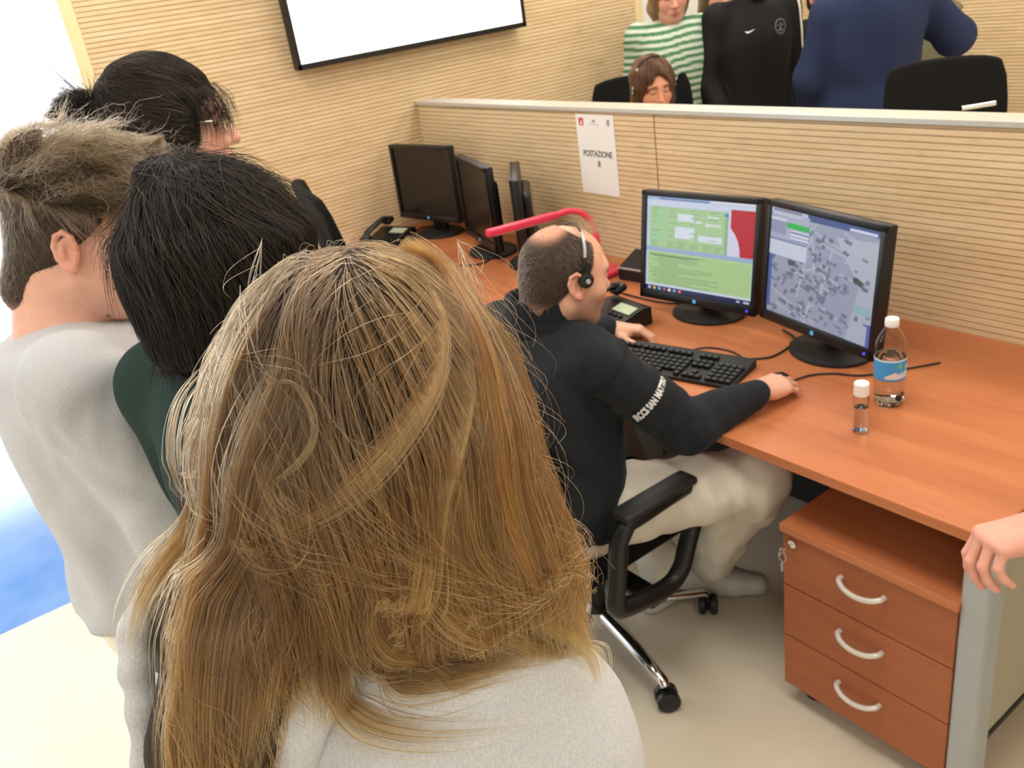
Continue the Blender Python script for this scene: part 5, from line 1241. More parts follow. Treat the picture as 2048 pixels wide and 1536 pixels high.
# ---- person with the short ponytail and glasses -------------------------
def pony():
    f = stand('person with short dark ponytail and wire glasses, in white T-shirt, furthest of the watching group', W(342, 252, 1.66), -.30, (-.16, .10, 0), (226, 178, 156), pose=dict(elR=(.235, .03, 1.10), elL=(-.235, .03, 1.10), wrR=(.15, .24, 1.02), wrL=(-.15, .24, 1.02)), trousers='denim', res=.013, fres=.004, brow=(46, 36, 30), lash=(50, 36, 30), cheek=.5)
    g, r, T, R = f['g'], f['r'], f['T'], f['R']; fd = folds(15, .005, 14, 5)
    part('t_shirt', top_prims(f, .035, .86, .02), 'white_cotton', r, .010, None, .003, fd, 2)
    P = [E(T((0, -.018, .036)), (.087, .108, .094), .01, R), C(T((0, -.06, 0)), T((0, -.062, -.072)), .066, .05, .03), E(T((0, .120, -.042)), (.10, .068, .090), .012, R, -1)] + [E(T((q * .080, .022, .000)), (.022, .040, .056), .02, R) for q in (-1, 1)] + [E(T((q * .090, -.012, -.018)), (.018, .016, .024), .006, R, -1) for q in (-1, 1)]
    ho, hf = part('hair', P, 'under_hair', r, .007, [(f['Hc'] - .13, f['Hc'] + .13)], .0045, lambda X, Y, Z: .0012 * np.sin(160 * Z + 40 * Y), 2, uhair((24, 20, 17)))
    rng = np.random.default_rng(3); tie = T((0, -.128, .038)); fl = lambda p: (tie - p) * 4 + np.array((0, 0, .05))
    pts = groom(hf, 7000, (.06, .15), fl, rng, 14, (0, .004), .001, .10, None, .5)
    strands('hair_strands', pts, .00034, hues(rng, len(pts), [(46, 37, 30), (34, 28, 24), (66, 53, 42), (86, 70, 54)], [.4, .35, .18, .07]), 'hair_dark', ho)
    MB().tube([tie + R @ np.array((.021 * math.cos(a), 0, .021 * math.sin(a))) for a in np.linspace(0, 2 * PI, 24, endpoint=False)], .006, 8, closed=True).build('hair_tie', M['black'], ho, .9)
    bo, bf = part('bun', [E(tie + R @ np.array((0, -.030, -.004)), (.034, .036, .036), .01), C(tie + R @ np.array((0, .02, 0)), tie + R @ np.array((0, -.02, 0)), .018, .022, .01)], 'under_hair', ho, .005, None, .003, folds(4, .005, 90, 4, (1, 1, 1)), 1, uhair((22, 18, 16)))
    pb = groom(bf, 1600, (.03, .05), lambda p: (p - tie) * 6 + np.array((0, 0, -.3)), rng, 8, (0, .006), .012, .3, None, .4); strands('bun_strands', pb, .00034, hues(rng, len(pb), [(36, 29, 25), (26, 22, 20)]), 'hair_dark', bo)
    n = 1500; d = rng.normal(size=(n, 3)) * .55 + R @ np.array((0, -1., -.12)); d /= np.linalg.norm(d, axis=1, keepdims=True); clv = rng.normal(size=(40, 3)) * .55; ci = rng.integers(0, 40, n); tt = np.linspace(0, 1, 10)[None, :, None]; ln = rng.uniform(.03, .062, n)[:, None, None]
    dd = R @ np.array((0, -1., -.05)) + clv[ci] + rng.normal(size=(n, 3)) * .12; q = tie + rng.normal(size=(n, 1, 3)) * .010 + dd[:, None] * ln * tt + np.array((0, 0, -.045)) * tt ** 2 * rng.uniform(-.3, 1.2, (n, 1, 1)); strands('tail_strands', q, .00032, hues(rng, n, [(36, 29, 25), (26, 22, 20), (84, 66, 48)], [.5, .42, .08]), 'hair_dark', ho, .1)
    # loose fringe beside the face and over the ears
    n = 300; ci = rng.integers(0, 26, n); sx = np.where(np.arange(26) % 3 == 0, -1, 1) * rng.uniform(.045, .078, 26); yy = rng.uniform(.030, .088, 26); a = np.stack([T((sx[c] * 1.0, yy[c] - .5 * max(0, abs(sx[c]) - .05), .075)) for c in ci]) + rng.normal(size=(n, 3)) * .004
    a = np.stack([T((sx[c], min(yy[c], .098), .070 - .25 * max(0, yy[c] - .06))) for c in ci]) + rng.normal(size=(n, 3)) * .005; ln = rng.uniform(.05, .11, n)[:, None, None]; dv = (R @ np.array((0, .14, -1.)))[None] + rng.normal(size=(26, 3))[ci] * .10
    q = a[:, None] + dv[:, None] * ln * tt + (np.sign(sx[ci])[:, None] * (R @ np.array((1., 0, 0)))[None])[:, None] * .008 * np.sin(PI * tt * .8) + (R @ np.array((0, 1., 0)))[None, None] * .02 * np.sin(PI * tt * .9); strands('loose_fringe', q, .0003, hues(rng, n, [(36, 29, 25), (52, 42, 34)]), 'hair_dark', ho, .1)
    # glasses
    gl = empty('eyeglasses', (f['loc'][0], f['loc'][1], 0), 'thin wire glasses worn by the ponytailed person', 'glasses', rz=f['yaw'])
    for q in (-1, 1):
        rim = [T((q * .034 + .023 * math.cos(a), .106 - .004 * abs(math.cos(a)), .004 + .017 * math.sin(a))) for a in np.linspace(0, 2 * PI, 30, endpoint=False)]; b = MB(); b.tube(rim, .0012, 6, closed=True); b.build('rim', M['spectacle_metal'], gl, .9)
        MB().tube(bez(T((q * .058, .102, .012)), T((q * .074, .085, .012)), T((q * .080, .02, .012)), T((q * .082, -.012, .010)), T((q * .082, -.022, -.008)), n=20), .0013, 6).build('temple_arm', M['spectacle_metal'], gl, .9)
        b = MB(); b.bm.faces.new([b.bm.verts.new(p) for p in rim]); b.build('lens', M['lens'], gl)
    MB().tube(bez(T((-.012, .106, .008)), T((0, .110, .010)), T((.012, .106, .008)), n=10), .0012, 6).build('bridge', M['spectacle_metal'], gl, .9)
    return f


dark_person(); boy(); pony()


# ---- girl with long fair hair, closest to the camera ---------------------
def blonde():
    f = stand('girl with long golden-brown hair over a light grey hoodie, closest to the camera', W(748, 868, .60), .90, (0, .12, 0), (226, 180, 156), pose=dict(shR=(.108, .0, 1.280), shL=(-.085, .03, 1.312), elR=(.145, .06, 1.02), elL=(-.105, .11, 1.06), wrR=(.10, .24, 1.06), wrL=(-.10, .24, 1.05)), shift=(-.030, .0), trousers='denim', res=.014, fres=.006, sh=.165)
    g, r, T, R, J, Hc = f['g'], f['r'], f['T'], f['R'], f['J'], f['Hc']; k = g.k; fd = folds(41, .004, 16, 6); f2 = folds(42, .002, 40, 4); sx = -.03
    pxl = lambda x, y, d: f['L'](W(x, y, d))
    g.torso[5:, 0] -= .035; g.torso[:, 1] *= .86; g.torso[:, 3] += .018; P = top_prims(f, .030, .86, .016)
    base = lambda X, Y, Z: fd(X, Y, Z) + f2(X, Y, Z); F0 = Field(P, .012, None, .003, base); F0.V, F0.F = F0.mesh(1)
    cs = px_creases(f, F0, [([(690, 1500), (820, 1440), (960, 1420)], .012, .006), ([(1165, 1430), (1185, 1490), (1180, 1560)], .006, .006), ([(900, 1500), (1000, 1460), (1100, 1450)], .014, -.005), ([(620, 1540), (660, 1440), (680, 1370)], .012, .006), ([(1020, 1400), (1090, 1440), (1130, 1520)], .012, .005)])
    part('hoodie', P, 'heather', r, .008, None, .003, creases(cs, base), 2)
    hit = px_hit(f, [(F0.V, F0.F)]); c0_ = f['L'](np.array([0, 0, CAMZ]))

    def on(x, y, lift, d=.62):
        p = hit(x, y); p = pxl(x, y, d) if p is None else p; v = c0_ - p; return p + v / np.linalg.norm(v) * lift
    r1 = [on(695, 1215, .006), on(620, 1250, .016), on(545, 1310, .022), on(505, 1410, .020), on(495, 1580, .010)]; r2 = [on(700, 1300, -.004), on(630, 1370, .004), on(580, 1460, .004), on(560, 1600, .0)]
    hood = chain(r1, [.020, .027, .031, .031, .028], .012) + chain(r2, [.018, .024, .024, .022], .007) + [E(on(430, 1360, -.012), (.060, .045, .060), .03)]
    ho_, hf_ = part('hood', hood, 'heather', r, .006, None, .003, folds(44, .003, 30, 5), 1)
    rim = bez(pxl(405, 1138, .60), pxl(322, 1178, .585), pxl(274, 1245, .57), pxl(270, 1325, .556), pxl(284, 1400, .55), pxl(296, 1500, .548), pxl(300, 1600, .548), n=56)
    MB().tube(rim, [.0105 + .0010 * math.sin(i * .7) for i in range(len(rim))], 12).build('hood_rim', M['heather'], ho_, .9)
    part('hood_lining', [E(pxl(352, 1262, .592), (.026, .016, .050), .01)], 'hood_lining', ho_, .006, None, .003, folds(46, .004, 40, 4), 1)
    shp = [E(T((0, -.012, .022)), (.094, .112, .106), .01, R),
           S(Hc, [(-.108, .118, .050, sx * .3, -.064), (-.09, .114, .064, sx * .2, -.050), (-.065, .107, .082, 0, -.036), (-.03, .100, .100, 0, -.018), (.03, .093, .104, 0, -.012)], .03, None, 1, 2.2, .025)]
    lk = [pxl(530, 800, .60), pxl(460, 980, .59), pxl(485, 1150, .575), pxl(455, 1330, .540), pxl(420, 1500, .53), pxl(405, 1640, .54)]; shp += chain(lk, [.030, .030, .030, .032, .032, .028], .03, 1, (np.array((0, 1., 0)), 1.5))
    rk = [pxl(950, 850, .61), pxl(995, 1050, .60), pxl(1040, 1180, .61), pxl(1090, 1260, .625)]; shp += chain(rk, [.030, .034, .034, .020], .03, 1, (np.array((0, 1., 0)), 1.5))
    shp += [E(T((0, .135, -.05)), (.080, .085, .16), .02, R, -1)]
    grv = lambda X, Y, Z: .0016 * np.sin(95 * X + 5 * np.sin(7 * Z)) + .0012 * np.sin(170 * X + 9 * Z)
    ho, hf = part('hair', shp, 'under_hair', r, .007, None, .004, grv, 2, lambda V: _blcol(V, Hc))
    rng = np.random.default_rng(21); cr = T((.005, -.02, .20))
    fl = lambda p: (p - cr) * 4.5 * np.exp(-np.clip(Hc[2] + .10 - p[:, 2:], 0, 1) / .07) + np.array((0, 0, -.8)) + np.stack([.25 * (p[:, 0] - Hc[0]) * smooth01(Hc[2] - p[:, 2], -.02, .12), 0 * p[:, 0], 0 * p[:, 0]], 1)
    msk = lambda p: 1.0 * (p[:, 1] < Hc[1] + .07) + .25

    def colour(pts, rng, lo=.7, hi=1.3, gold=None):
        n = len(pts); z = pts[..., 2] - Hc[2]; x = pts[..., 0] - Hc[0]
        a, b, c, d = [np.array(lin(q)) for q in ((74, 56, 37), (134, 91, 47), (168, 122, 68), (204, 166, 114))]
        t1 = smooth01(-z + rng.normal(size=(n, 1)) * .03, -.11, .03)[..., None]; t2 = smooth01(-z + rng.normal(size=(n, 1)) * .04, .03, .16)[..., None]; t3 = smooth01(-z + rng.normal(size=(n, 1)) * .03, .13, .24)[..., None]
        g_ = np.exp(-(((x - .045) / .03) ** 2))[..., None] * .55 + (rng.random((n, 1, 1)) < .12) * .6; base = a * (1 - t1) + (a * .45 + b * .55) * t1; base = base * (1 - np.clip(g_, 0, 1)) + (b * 1.15) * np.clip(g_, 0, 1); base = base * (1 - t2) + (b * .55 + c * .45) * t2; base = base * (1 - t3) + d * t3
        x0, z0 = pts[:, 3, 0] - Hc[0], pts[:, 3, 2] - Hc[2]; colm = 1 + .34 * np.sin(75 * x0 + 2.5 * np.sin(26 * z0) + rng.normal(size=n) * .5) - .50 * np.exp(-((x0 + .005) / .040) ** 2) * smooth01(-z0, -.03, .05); base = base * np.clip(colm, .2, 2)[:, None, None]
        return np.clip(base * (lo + (hi - lo) * rng.random((n, 1, 1)) ** 1.3) * rng.choice((.25, .6, 1.0, 1.3), (n, 1, 1), p=(.25, .28, .28, .19)), 0, .95)

    def trim(pts):
        pts = pts.copy(); xx = pts[..., 0]; pts[..., 0] = np.where(xx < -.112, -.112 + .22 * (xx + .112), xx); n, m_, _ = pts.shape; x = pts[..., 0]; lim = Hc[2] - .128 + .045 * smooth01(-x, -.01, .02) + rng.normal(size=(n, 1)) * .018 - .45 * smooth01(-x, .072, .088) * (x > -.130) - .10 * np.abs(rng.normal(size=(n, 1))) * (x <= -.130); lim = lim + .03 * smooth01(np.abs(x), .0, .03) * 0
        bad = pts[..., 2] < lim; k_ = np.where(bad.any(1), bad.argmax(1), m_ - 1).clip(2, m_ - 1); t_ = np.linspace(0, 1, m_)[None] * k_[:, None]; i_ = np.clip(t_.astype(int), 0, m_ - 2); fr = (t_ - i_)[..., None]; r_ = np.arange(n)[:, None]; return pts[r_, i_] * (1 - fr) + pts[r_, i_ + 1] * fr
    pts = groom(hf, 14500, (.10, .28), fl, rng, 20, (0, .007), .003, .07, msk, .55)
    pts = trim(pts); strands('hair_strands', pts, .00023, colour(pts, rng), 'hair', ho)
    # cross-lying frizz over the back of the head
    pts = groom(hf, 850, (.06, .18), lambda p: fl(p) + 1.1 * np.sin(p @ np.array([[25., 9, 14], [8, 30, -12], [20, -15, 22]]).T), rng, 18, (.003, .009), .006, .55, lambda p: msk(p) * (p[:, 2] > Hc[2] - .16), 0); pts = trim(pts)
    strands('frizz', pts, .00016, colour(pts, rng, 1.3, 2.2), 'hair', ho, .6)
    # ---- locks that lie on hair and hoodie, followed from where they are seen
    dep = bpy.context.evaluated_depsgraph_get(); SC.view_layers[0].update(); trees = []
    for o in (ho, ho_) + tuple(c for c in r.children if c.name.startswith('hoodie')):
        me = o.data; V = np.empty(len(me.vertices) * 3); me.vertices.foreach_get('co', V); trees.append(BVHTree.FromPolygons(V.reshape(-1, 3).tolist(), [list(p.vertices) for p in me.polygons]))
    c0 = Vector(f['L'](np.array([0, 0, CAMZ])))

    def drape(px, lift=.004, n=22):
        P = bez(*[(x, y, 0) for x, y in px], n=n * 2); out = []; last = None
        for x, y, _ in P:
            d = Vector(f['L'](W(x, y, 1.0))) - c0; L = d.length; dn = d / L; best = None
            for t_ in trees:
                h_ = t_.ray_cast(c0, dn)
                if h_[0] is not None and (best is None or h_[3] < best): best = h_[3]
            if best is None: best = last if last else .57 * L
            last = best if last is None else min(max(best, last - .012), last + .012); out.append(np.array(c0 + dn * (last - lift)))
        P = np.array(out)
        for _ in range(3): P[1:-1] = (P[:-2] + 2 * P[1:-1] + P[2:]) / 4
        t_ = np.linspace(0, len(P) - 1, n); i = np.clip(t_.astype(int), 0, len(P) - 2); return P[i] + (P[i + 1] - P[i]) * (t_ - i)[:, None]

    def lock(px, n, w0, w1, lift=.004, rad=.00024, lo=.9, hi=1.4, name='lock', thick=.4, wav=.0, tint=(1, 1, 1)):
        G = drape(px, lift); m_ = len(G); t_ = np.linspace(0, 1, m_); tg = np.gradient(G, axis=0); tg /= np.linalg.norm(tg, axis=1, keepdims=True); vw = G - np.array(c0); vw /= np.linalg.norm(vw, axis=1, keepdims=True); sd = np.cross(tg, vw)
        a = rng.normal(size=(n, 1)) ; b_ = rng.uniform(-1, .2, (n, 1)) * thick; wd = w0 + (w1 - w0) * t_; ph = rng.uniform(0, 6.28, (n, 1)); s0 = rng.uniform(0, 1, (n, 1)) ** 1.6 * .5; s1 = 1 - rng.uniform(0, 1, (n, 1)) ** 1.2 * .6; tt = s0 + (s1 - s0) * t_[None]
        ii = np.clip((tt * (m_ - 1)).astype(int), 0, m_ - 2); fr = (tt * (m_ - 1) - ii)[..., None]; pk = lambda A: A[ii] + (A[ii + 1] - A[ii]) * fr; wq = np.interp(tt, t_, wd) * (.35 + .65 * np.sin(PI * np.clip(tt * .8 + .12, 0, 1)))
        off = a * wq * (1 + .25 * np.sin(3 * tt + ph)) + wav * np.sin(5 * tt + ph); pts = pk(G) + pk(sd) * off[..., None] + pk(vw) * (b_ * wq)[..., None]
        strands(name, pts, rad, np.clip(colour(pts, rng, lo, hi) * np.array(tint), 0, .95), 'hair', ho, .12, .2)
    # outer left curtain and the lock hanging in front
    lock([(580, 540), (500, 740), (455, 940), (442, 1130), (408, 1310), (362, 1460), (340, 1600)], 1200, .006, .009, .003, lo=1.2, hi=1.9, name='left_curtain', tint=(1.0, .98, .95))
    lock([(520, 640), (440, 860), (380, 1060), (320, 1140), (275, 1230), (262, 1330)], 300, .004, .006, .004, lo=1.2, hi=1.7, name='left_curtain')
    lock([(610, 700), (560, 900), (505, 1080), (460, 1250), (440, 1400), (430, 1600)], 1500, .010, .016, .003, name='left_lock')
    lock([(640, 800), (600, 960), (530, 1120), (490, 1300), (480, 1450), (470, 1600)], 900, .010, .012, .003, lo=.7, hi=1.1, name='left_lock')
    # band of gold hair sweeping from the crown down the right side
    lock([(800, 485), (880, 560), (925, 680), (935, 820), (960, 980), (1000, 1110), (1080, 1220), (1170, 1290)], 1500, .006, .014, .003, lo=1.2, hi=2.0, name='right_band', tint=(1.15, .97, .72))
    lock([(840, 500), (920, 600), (970, 760), (1000, 920), (1050, 1080), (1110, 1190), (1165, 1270), (1190, 1360)], 900, .005, .012, .003, name='right_curtain')
    lock([(930, 820), (955, 1000), (1015, 1150), (1095, 1230), (1150, 1285), (1185, 1330), (1195, 1375)], 600, .006, .011, .004, lo=1.4, hi=2.0, name='right_curtain')
    lock([(880, 900), (890, 1050), (910, 1160), (980, 1250), (1080, 1290), (1170, 1310)], 900, .010, .012, .004, lo=1.0, hi=1.6, name='lower_sweep')
    lock([(820, 1080), (800, 1180), (790, 1250), (860, 1300), (980, 1315), (1120, 1320)], 800, .012, .012, .004, lo=1.4, hi=2.0, name='lower_sweep')
    lock([(760, 1120), (745, 1230), (760, 1310), (830, 1345), (960, 1330), (1060, 1310)], 420, .009, .010, .004, lo=1.5, hi=2.2, name='lower_sweep')
    lock([(720, 1050), (690, 1180), (660, 1290), (680, 1400), (760, 1460), (900, 1475), (1060, 1455)], 170, .006, .008, .005, lo=1.3, hi=1.8, name='stray_sweep')
    lock([(650, 1040), (640, 1160), (640, 1280), (655, 1400), (640, 1480)], 180, .008, .010, .005, lo=.9, hi=1.5, name='centre_wisp')
    lock([(610, 1100), (560, 1230), (530, 1330), (600, 1410), (650, 1460)], 110, .008, .008, .005, lo=.6, hi=1.0, name='centre_wisp')
    # gold lock crossing the back from right to left, and a loop on the left
    lock([(830, 520), (880, 640), (870, 760), (800, 870), (700, 980), (590, 1045), (520, 1075)], 240, .0028, .004, .006, lo=1.6, hi=2.4, name='crossing_lock')
    lock([(905, 640), (935, 760), (915, 880), (880, 980), (870, 1100), (860, 1200), (790, 1300), (720, 1370)], 340, .003, .005, .006, lo=1.6, hi=2.4, name='crossing_lock')
    lock([(520, 780), (580, 760), (625, 820), (625, 890), (570, 950), (500, 990), (470, 960)], 26, .0012, .0012, .010, .00018, 1.3, 1.8, 'curl')
    lock([(470, 760), (500, 850), (540, 920), (560, 1000), (620, 1040)], 120, .004, .005, .009, .0002, 1.2, 1.8, 'curl')
    lock([(430, 720), (365, 800), (345, 900), (365, 980), (415, 1025)], 40, .004, .003, .008, .00018, 1.1, 1.6, 'curl')
    lock([(470, 700), (505, 790), (545, 850), (520, 960), (440, 1010), (380, 960)], 30, .004, .003, .010, .00016, 1.3, 1.8, 'curl')
    # flyaways
    n = 420; q = []
    for i in range(n):
        sgn = 1 if i % 5 else -1; y0 = rng.uniform(500, 1150); x0 = (960 + (y0 - 600) * .22 if sgn > 0 else 480 - (y0 - 600) * .20); dx = sgn * rng.uniform(15, 170) * (1 if rng.random() < .4 else .45); dy = rng.uniform(60, 300); d0 = .59
        t_ = np.linspace(0, 1, 18); w = rng.uniform(2, 10); ph = rng.uniform(0, 6.28); xs = x0 - sgn * 25 + dx * (1 if sgn > 0 else .5) * np.sin(t_ * rng.uniform(.9, 2.2)) + w * np.sin(4 * t_ + ph) * t_; ys = y0 + dy * t_ - 25; q.append([f['L'](W(a, b, d0 + .03 * math.sin(ph + 3 * c))) for a, b, c in zip(xs, ys, t_)])
    q = np.array(q); strands('flyaway_hair', q, .00013, colour(q, rng, 1.5, 2.6), 'hair', ho, .7)
    q = []
    for i in range(60):
        x0 = rng.uniform(560, 960); y0 = 470 + (x0 - 720) ** 2 * .0016 + rng.uniform(5, 40); t_ = np.linspace(0, 1, 14); ph = rng.uniform(0, 6.28); s_ = 1 if x0 > 720 else -1; q.append([f['L'](W(x0 + s_ * (34 * c + 8 * math.sin(4 * c + ph)), y0 - 18 * math.sin(PI * c * .8) * rng.uniform(.7, 1) + 60 * c * c, .60)) for c in t_])
    q = np.array(q); strands('crown_flyaways', q, .00012, colour(q, rng, 1.0, 1.5), 'hair', ho, .7)
    return f


def _blcol(V, Hc):
    z = V[:, 2:] - Hc[2]; w = smooth01(-z, -.05, .25); return np.array(lin((40, 30, 21))) * (1 - w) + np.array(lin((66, 49, 33))) * w  # dark brown beneath the strands, shade of the gaps put into the colour


blonde()


# ---- people on the far side of the partition ------------------------------
BK = dict(res=.016, fres=.006)
FACE = -2.10


def long_hair(f, col, bottom=-.24, w=.098, seed=1, n=2600, cols=((96, 72, 52), (70, 52, 40), (124, 94, 66)), hm='hair_dull', tilt=0, rad=.0006, side=0):
    T, R, r = f['T'], f['R'], f['r']
    P = [E(T((0, -.018, .036)), (.090, .110, .095), .01, R), S(T((0, 0, 0)), [(bottom, w * .8, .055, 0, -.035), (bottom * .6, w, .075, 0, -.03), (-.04, .094, .088, 0, -.015), (.03, .086, .09, 0, -.012)], .03, R), E(T((0, .125, -.022)), (.062, .080, .112), .012, R, -1), E(T((0, .10, -.14)), (.055, .075, .13), .02, R, -1)]
    ho, hf = part('hair', P, 'under_hair', r, .009, None, .004, lambda X, Y, Z: .003 * np.sin(85 * X + 30 * Y + 5 * np.sin(12 * Z)), 2, uhair(col))
    rng = np.random.default_rng(seed); cr = T((0, .0, .15)); pts = groom(hf, n, (.08, .2), lambda p: (p - cr) * 4 * np.exp(-np.clip(cr[2] - p[:, 2:], 0, 1) / .08) + np.array((0, 0, -.8)), rng, 10, (0, .005), .003, .12, None, .4)
    strands('hair_strands', pts, rad, hues(rng, len(pts), cols), hm, ho); return ho, hf


def striped_girl():
    f = stand('girl with wavy shoulder-length hair in green and white striped sweater', W(1338, -14, 4.30), FACE - .05, (.05, .30, .05), (214, 160, 138), brow=(96, 72, 56), lash=(70, 50, 42), trousers='denim', sh=.155, **BK)
    k = f['g'].k; fd = folds(51, .004, 16, 5)

    def col(V):
        z = V[:, 2] + .02 * V[:, 0] + .006 * np.sin(20 * V[:, 0]); q = .5 + .5 * np.sin(z * 2 * PI / .034); w = smooth01(q, .35, .65)[:, None]; return np.array(lin((196, 208, 190))) * w + np.array(lin((70, 120, 88))) * (1 - w)
    part('striped_sweater', top_prims(f, .030, .86, .020), 'stripe', f['r'], .008, None, .003, fd, 2, col)
    long_hair(f, (112, 88, 58), -.13, .098, 61, 2600, ((122, 92, 58), (86, 64, 42), (150, 116, 76)))
    nk = f['J']['neck']; ch = bez(nk + (-.06, .03, .02), nk + (-.04, .085, -.04), nk + (0, .125, -.10), nk + (.04, .085, -.04), nk + (.06, .03, .02), n=24); MB().tube(ch, .0018, 6).build('necklace', M['spectacle_metal'], f['r'], .9)


def third_girl():
    f = stand('girl with long straight brown hair, half hidden behind the black tracksuit', W(1436, -14, 4.75), FACE, (0, .2, 0), (222, 170, 148), brow=(80, 60, 48), lash=(60, 44, 38), sh=.165, **BK)
    part('sweater', top_prims(f, .024, .86, .018), 'khaki', f['r'], .012, None, .003, folds(52, .004, 16, 5), 2)
    long_hair(f, (84, 66, 48), -.30, .105, 62, 2200, ((96, 74, 50), (70, 52, 36), (120, 94, 66)))


def tracksuit():
    f = stand('person in black zip tracksuit top with round chest crest and white sleeve stripe', W(1506, -62, 4.25), FACE + .12, (.1, .15, 0), (216, 164, 142), trousers='track', pose=dict(elR=(.24, -.02, 1.10), elL=(-.235, -.02, 1.10), wrR=(.20, .14, .90), wrL=(-.20, .10, .87)), **BK)
    g, r, J = f['g'], f['r'], f['J']; P = top_prims(f, .030, .84, .022); fd = folds(53, .005, 15, 5)
    P += [C(J['neck'] + (0, .0, -.02), J['neck'] + (0, .006, .025), .068, .064, .015)]
    part('tracksuit_top', P, 'track', r, .010, None, .003, fd, 2); F = Field(P, .010, None, .003, fd)
    y = np.array((0, 1., 0)); z = np.array((0, 0, 1.)); ex = np.array((-1., 0, 0)); zc = 1.315 * g.k
    # round chest crest: ring, disc pattern and tower strokes
    def blob(poly_list):
        V = []; Fc = []
        for poly in poly_list:
            b = len(V); V += [(u, v, 0) for u, v in poly]; Fc += [(b, b + i, b + i + 1) for i in range(1, len(poly) - 1)]
        return np.array(V, float), np.array(Fc)
    ringp = []
    for i in range(28):
        a, b = 2 * PI * i / 28, 2 * PI * (i + 1) / 28; ringp.append([(q * math.cos(t), q * math.sin(t)) for q, t in ((.030, a), (.036, a), (.036, b), (.030, b))])
    Vc, Fc = blob(ringp + [[(-.020, -.012), (-.008, -.012), (-.003, .020), (.003, .020), (.008, -.012), (.020, -.012), (.012, -.020), (-.012, -.020)], [(-.022, .004), (.022, .004), (.022, .009), (-.022, .009)]])
    cr = np.array((-.085, .2, zc)); wrap_onto('chest_crest', Vc, Fc, F, cr, ex, z, y, 'print_grey', r)
    sw = [(-.022, .004), (-.018, -.004), (-.010, -.007), (.004, -.003), (.028, .010), (.004, .003), (-.008, .0005), (-.015, .0025)]; Vs = np.array([(u, v, 0) for u, v in sw]); Fs = np.array([(1, 2, 6), (2, 3, 5), (2, 5, 6), (3, 4, 5), (1, 6, 7), (0, 1, 7)])
    wrap_onto('chest_mark', Vs, Fs, F, np.array((.080, .2, zc)), ex, z, y, 'print_white', r)
    # white stripe along the outer left sleeve
    a, b = J['shL'] + (.02, .0, .03), J['elL'] + (J['wrL'] - J['elL']) * .25; n = 26; V = []
    for i in range(n + 1):
        t = i / n; p = a * (1 - t) + b * t if t < 2 else b
        for s in (-1, 1): V.append(p + np.array((-.04, s * .014 + .045, 0)))
    V = F.project(np.array(V), .0015, 6); Fq = np.array([(2 * i, 2 * i + 1, 2 * i + 3, 2 * i + 2) for i in range(n)]); mesh_obj('sleeve_stripe', V, Fq, 'print_white', r)
    part('hair', hair_cap(f, .014), 'under_hair', r, .009, None, .004, None, 2, uhair((40, 32, 27)))


def hidden_face():
    f = stand('person half hidden behind the shoulder of the man in the navy sweatshirt', W(1652, -10, 4.62), FACE + .05, (.25, .2, 0), (220, 168, 146), brow=(74, 56, 46), lash=(60, 44, 38), **BK)
    part('jacket', top_prims(f, .030, .86, .022), 'track', f['r'], .012, None, .003, folds(54, .004, 16, 5), 2); part('hair', hair_cap(f, .014), 'under_hair', f['r'], .009, None, .004, None, 2, uhair((60, 46, 36)))


def navy_man():
    f = stand('broad man in navy sweatshirt, back turned and right arm raised', W(1742, -118, 3.70), .92, (-.1, .1, 0), (214, 162, 138), build=1.10, sh=.185, trousers='denim', pose=dict(shR=(.18, -.01, 1.36), shL=(-.155, -.01, 1.325), elR=(.37, .06, 1.165), wrR=(.29, .31, 1.26), elL=(-.225, .02, 1.09), wrL=(-.20, .16, .90)), handkw=dict(R=dict(d=(-.5, .6, .4), n=(.6, .2, .7))), **BK)
    part('sweatshirt', top_prims(f, .046, .82, .030), 'blue_sweat', f['r'], .010, None, .003, folds(55, .007, 14, 6), 2)
    part('hair', hair_cap(f, .010), 'under_hair', f['r'], .009, None, .004, None, 2, uhair((70, 58, 48)))


def khaki_person():
    f = stand('person in khaki jacket and olive cap, behind the raised navy arm', W(1856, 10, 4.35), FACE + .2, (0, .45, 0), (206, 156, 134), trousers='denim', **BK)
    part('jacket', top_prims(f, .036, .82, .026), 'khaki', f['r'], .012, None, .003, folds(56, .006, 15, 5), 2)
    T, R = f['T'], f['R']; part('cap', [E(T((0, -.015, .05)), (.094, .112, .09), .01, R), E(T((0, -.0, -.06)), (.15, .17, .07), .01, R, -1), E(T((0, .12, .055)), (.075, .07, .012), .02, R)], 'khaki', f['r'], .008, None, .004, None, 1)
    part('hair', hair_cap(f, .006), 'under_hair', f['r'], .009, None, .004, None, 2, uhair((60, 48, 40)))


